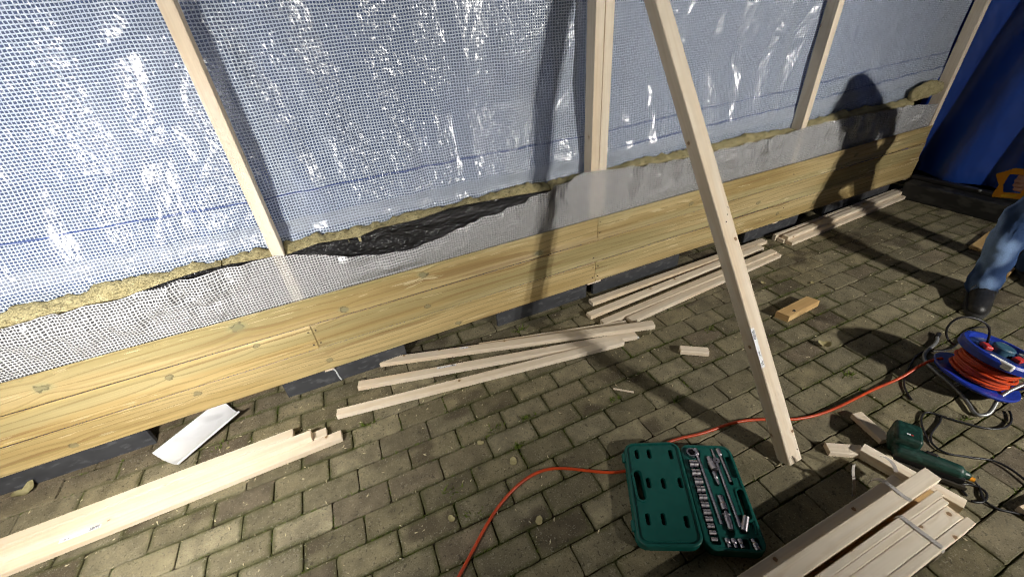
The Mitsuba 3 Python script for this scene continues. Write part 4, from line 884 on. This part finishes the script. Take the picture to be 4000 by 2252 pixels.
def shoe(x, y, a, sfx):
    M = frame((x, y, 0), (1.12 * math.cos(a), 1.12 * math.sin(a), 0), (-1.12 * math.sin(a), 1.12 * math.cos(a), 0), (0, 0, 1.08))
    up = limb([[(-.055, 0, .055, .044), (.03, .002, .055, .046), (.13, .006, .042, .040), (.185, .002, .036, .033)], [(-.045, 0, .055, .046), (-.04, 0, .095, .044)], [(.03, 0, .06, .046), (-.01, 0, .095, .042)]], .010, 5)
    up.vertices[:, 2] = np.maximum(up.vertices[:, 2], .014)
    u = part('shoe', mikit.ply(xf(up, M), 'black_leather', smooth=True), person)
    so = tri(m3.Manifold.batch_hull([m3.Manifold.cylinder(.024, r_, r_ * .97, 24).translate((px_, py_, 0.001)) for px_, py_, r_ in ((-.06, 0, .042), (.02, 0, .040), (.13, .004, .047), (.185, .002, .036))]))
    part('sole', mikit.ply(xf(so, M), 'sole_rubber', smooth=35), u)
    ms = []
    for i in range(5):
        t = .045 + i * .020; z = .103 - .30 * (t - .03)
        ms.append(tube([(t, -.024, z - .008), (t + .004, 0, z + .002), (t + .002, .024, z - .008)], .0024, 6))
    ms += [tube([(.05, 0, .098), (.045, .03, .102), (.06, .045, .085), (.075, .03, .075)], .0022, 6), tube([(.05, 0, .098), (.06, -.03, .100), (.085, -.045, .075)], .0022, 6)]
    part('lace', mikit.ply(xf(cat(ms), M), 'sole_rubber', smooth=True), u)
shoe(3.055, -1.045, math.radians(200), 0); shoe(3.53, -1.05, math.radians(225), 1)
cf = limb([[(2.99, -1.015, .125, .062), (2.992, -1.014, .15, .064)]], .012, 3)
hand_c = np.array([3.178, -.945, .600])
def hand(c, fwd, palm_n, side, k):
    """a fist round a bar: palm, four bent fingers and a thumb"""
    fwd, side, pn = unit(fwd), unit(side), unit(palm_n)
    def P(a, b, n, r): return (*(c + fwd * a + side * b + pn * n), r)
    ch = [[P(-.055, 0, -.004, .026), P(-.01, 0, 0, .030)]]
    for b in (-.030, -.010, .010, .029): ch.append([P(-.03, b * .8, 0, .016), P(.025, b, .002, .0125)])
    lens = (.026, .031, .029, .022)
    for b, l in zip((-.031, -.0105, .0105, .030), lens):
        ch.append([P(.022, b, .002, .0110), P(.022 + l, b, .010, .0098), P(.018 + l, b, .010 + l, .0092), P(-.004 + l * .3, b, .016 + l, .0084)])
    ch.append([P(-.025, -.026, .004, .015), P(-.002, -.046, .016, .0125), P(.024, -.040, .030, .0108), P(.036, -.022, .036, .0096)])
    part('hand', mikit.ply(limb(ch, .0035, 5), 'skin', smooth=True), person)
hand(hand_c, (-.3, .9, -.2), (.5, .1, .25), (.2, .28, .94), 0)
hand(np.array([3.50, -.84, .615]), (-.2, .3, -.8), (0, -.6, .2), (.9, 0, 0), 1)
saw = thing('hand_saw', 'yellow handled hand saw held in the bent person hand at the right edge', 'hand saw')
sm = m3.CrossSection([np.array(Polygon([(-.07, -.055), (.03, -.065), (.05, -.03), (.035, .02), (.05, .060), (-.02, .075), (-.075, .05), (-.055, .0)]).buffer(.008).exterior.coords)[:-1]], m3.FillRule.NonZero) - m3.CrossSection([np.array(Polygon([(-.035, -.030), (.012, -.035), (.020, .0), (.018, .040), (-.03, .045), (-.04, .0)]).buffer(.008).exterior.coords)[:-1]], m3.FillRule.NonZero)
hm = tri(sm.extrude(.026)); hm.apply_translation((0, 0, -.013))
sx_ = unit((.324, -.923, .209)); sy_ = unit((.205, .284, .937)); sz_ = np.cross(sx_, sy_); SM = frame((3.165, -.905, .588), sx_, sy_, sz_)
part('handle', mikit.ply(xf(hm, SM), 'yellow_plastic', smooth=30), saw, 'yellow orange saw handle')
part('accent', mikit.ply(xf(tri(rbox(.055, .012, .030, .004).translate((-.018, -.055, 0))), SM), 'bright_yellow', smooth=30), saw)
bl_ = m3.CrossSection([np.array([(.05, -.045), (.50, -.035), (.50, .0), (.05, .055)])], m3.FillRule.NonZero).extrude(.0012)
part('blade', mikit.ply(xf(tri(bl_), SM), 'saw_steel'), saw)
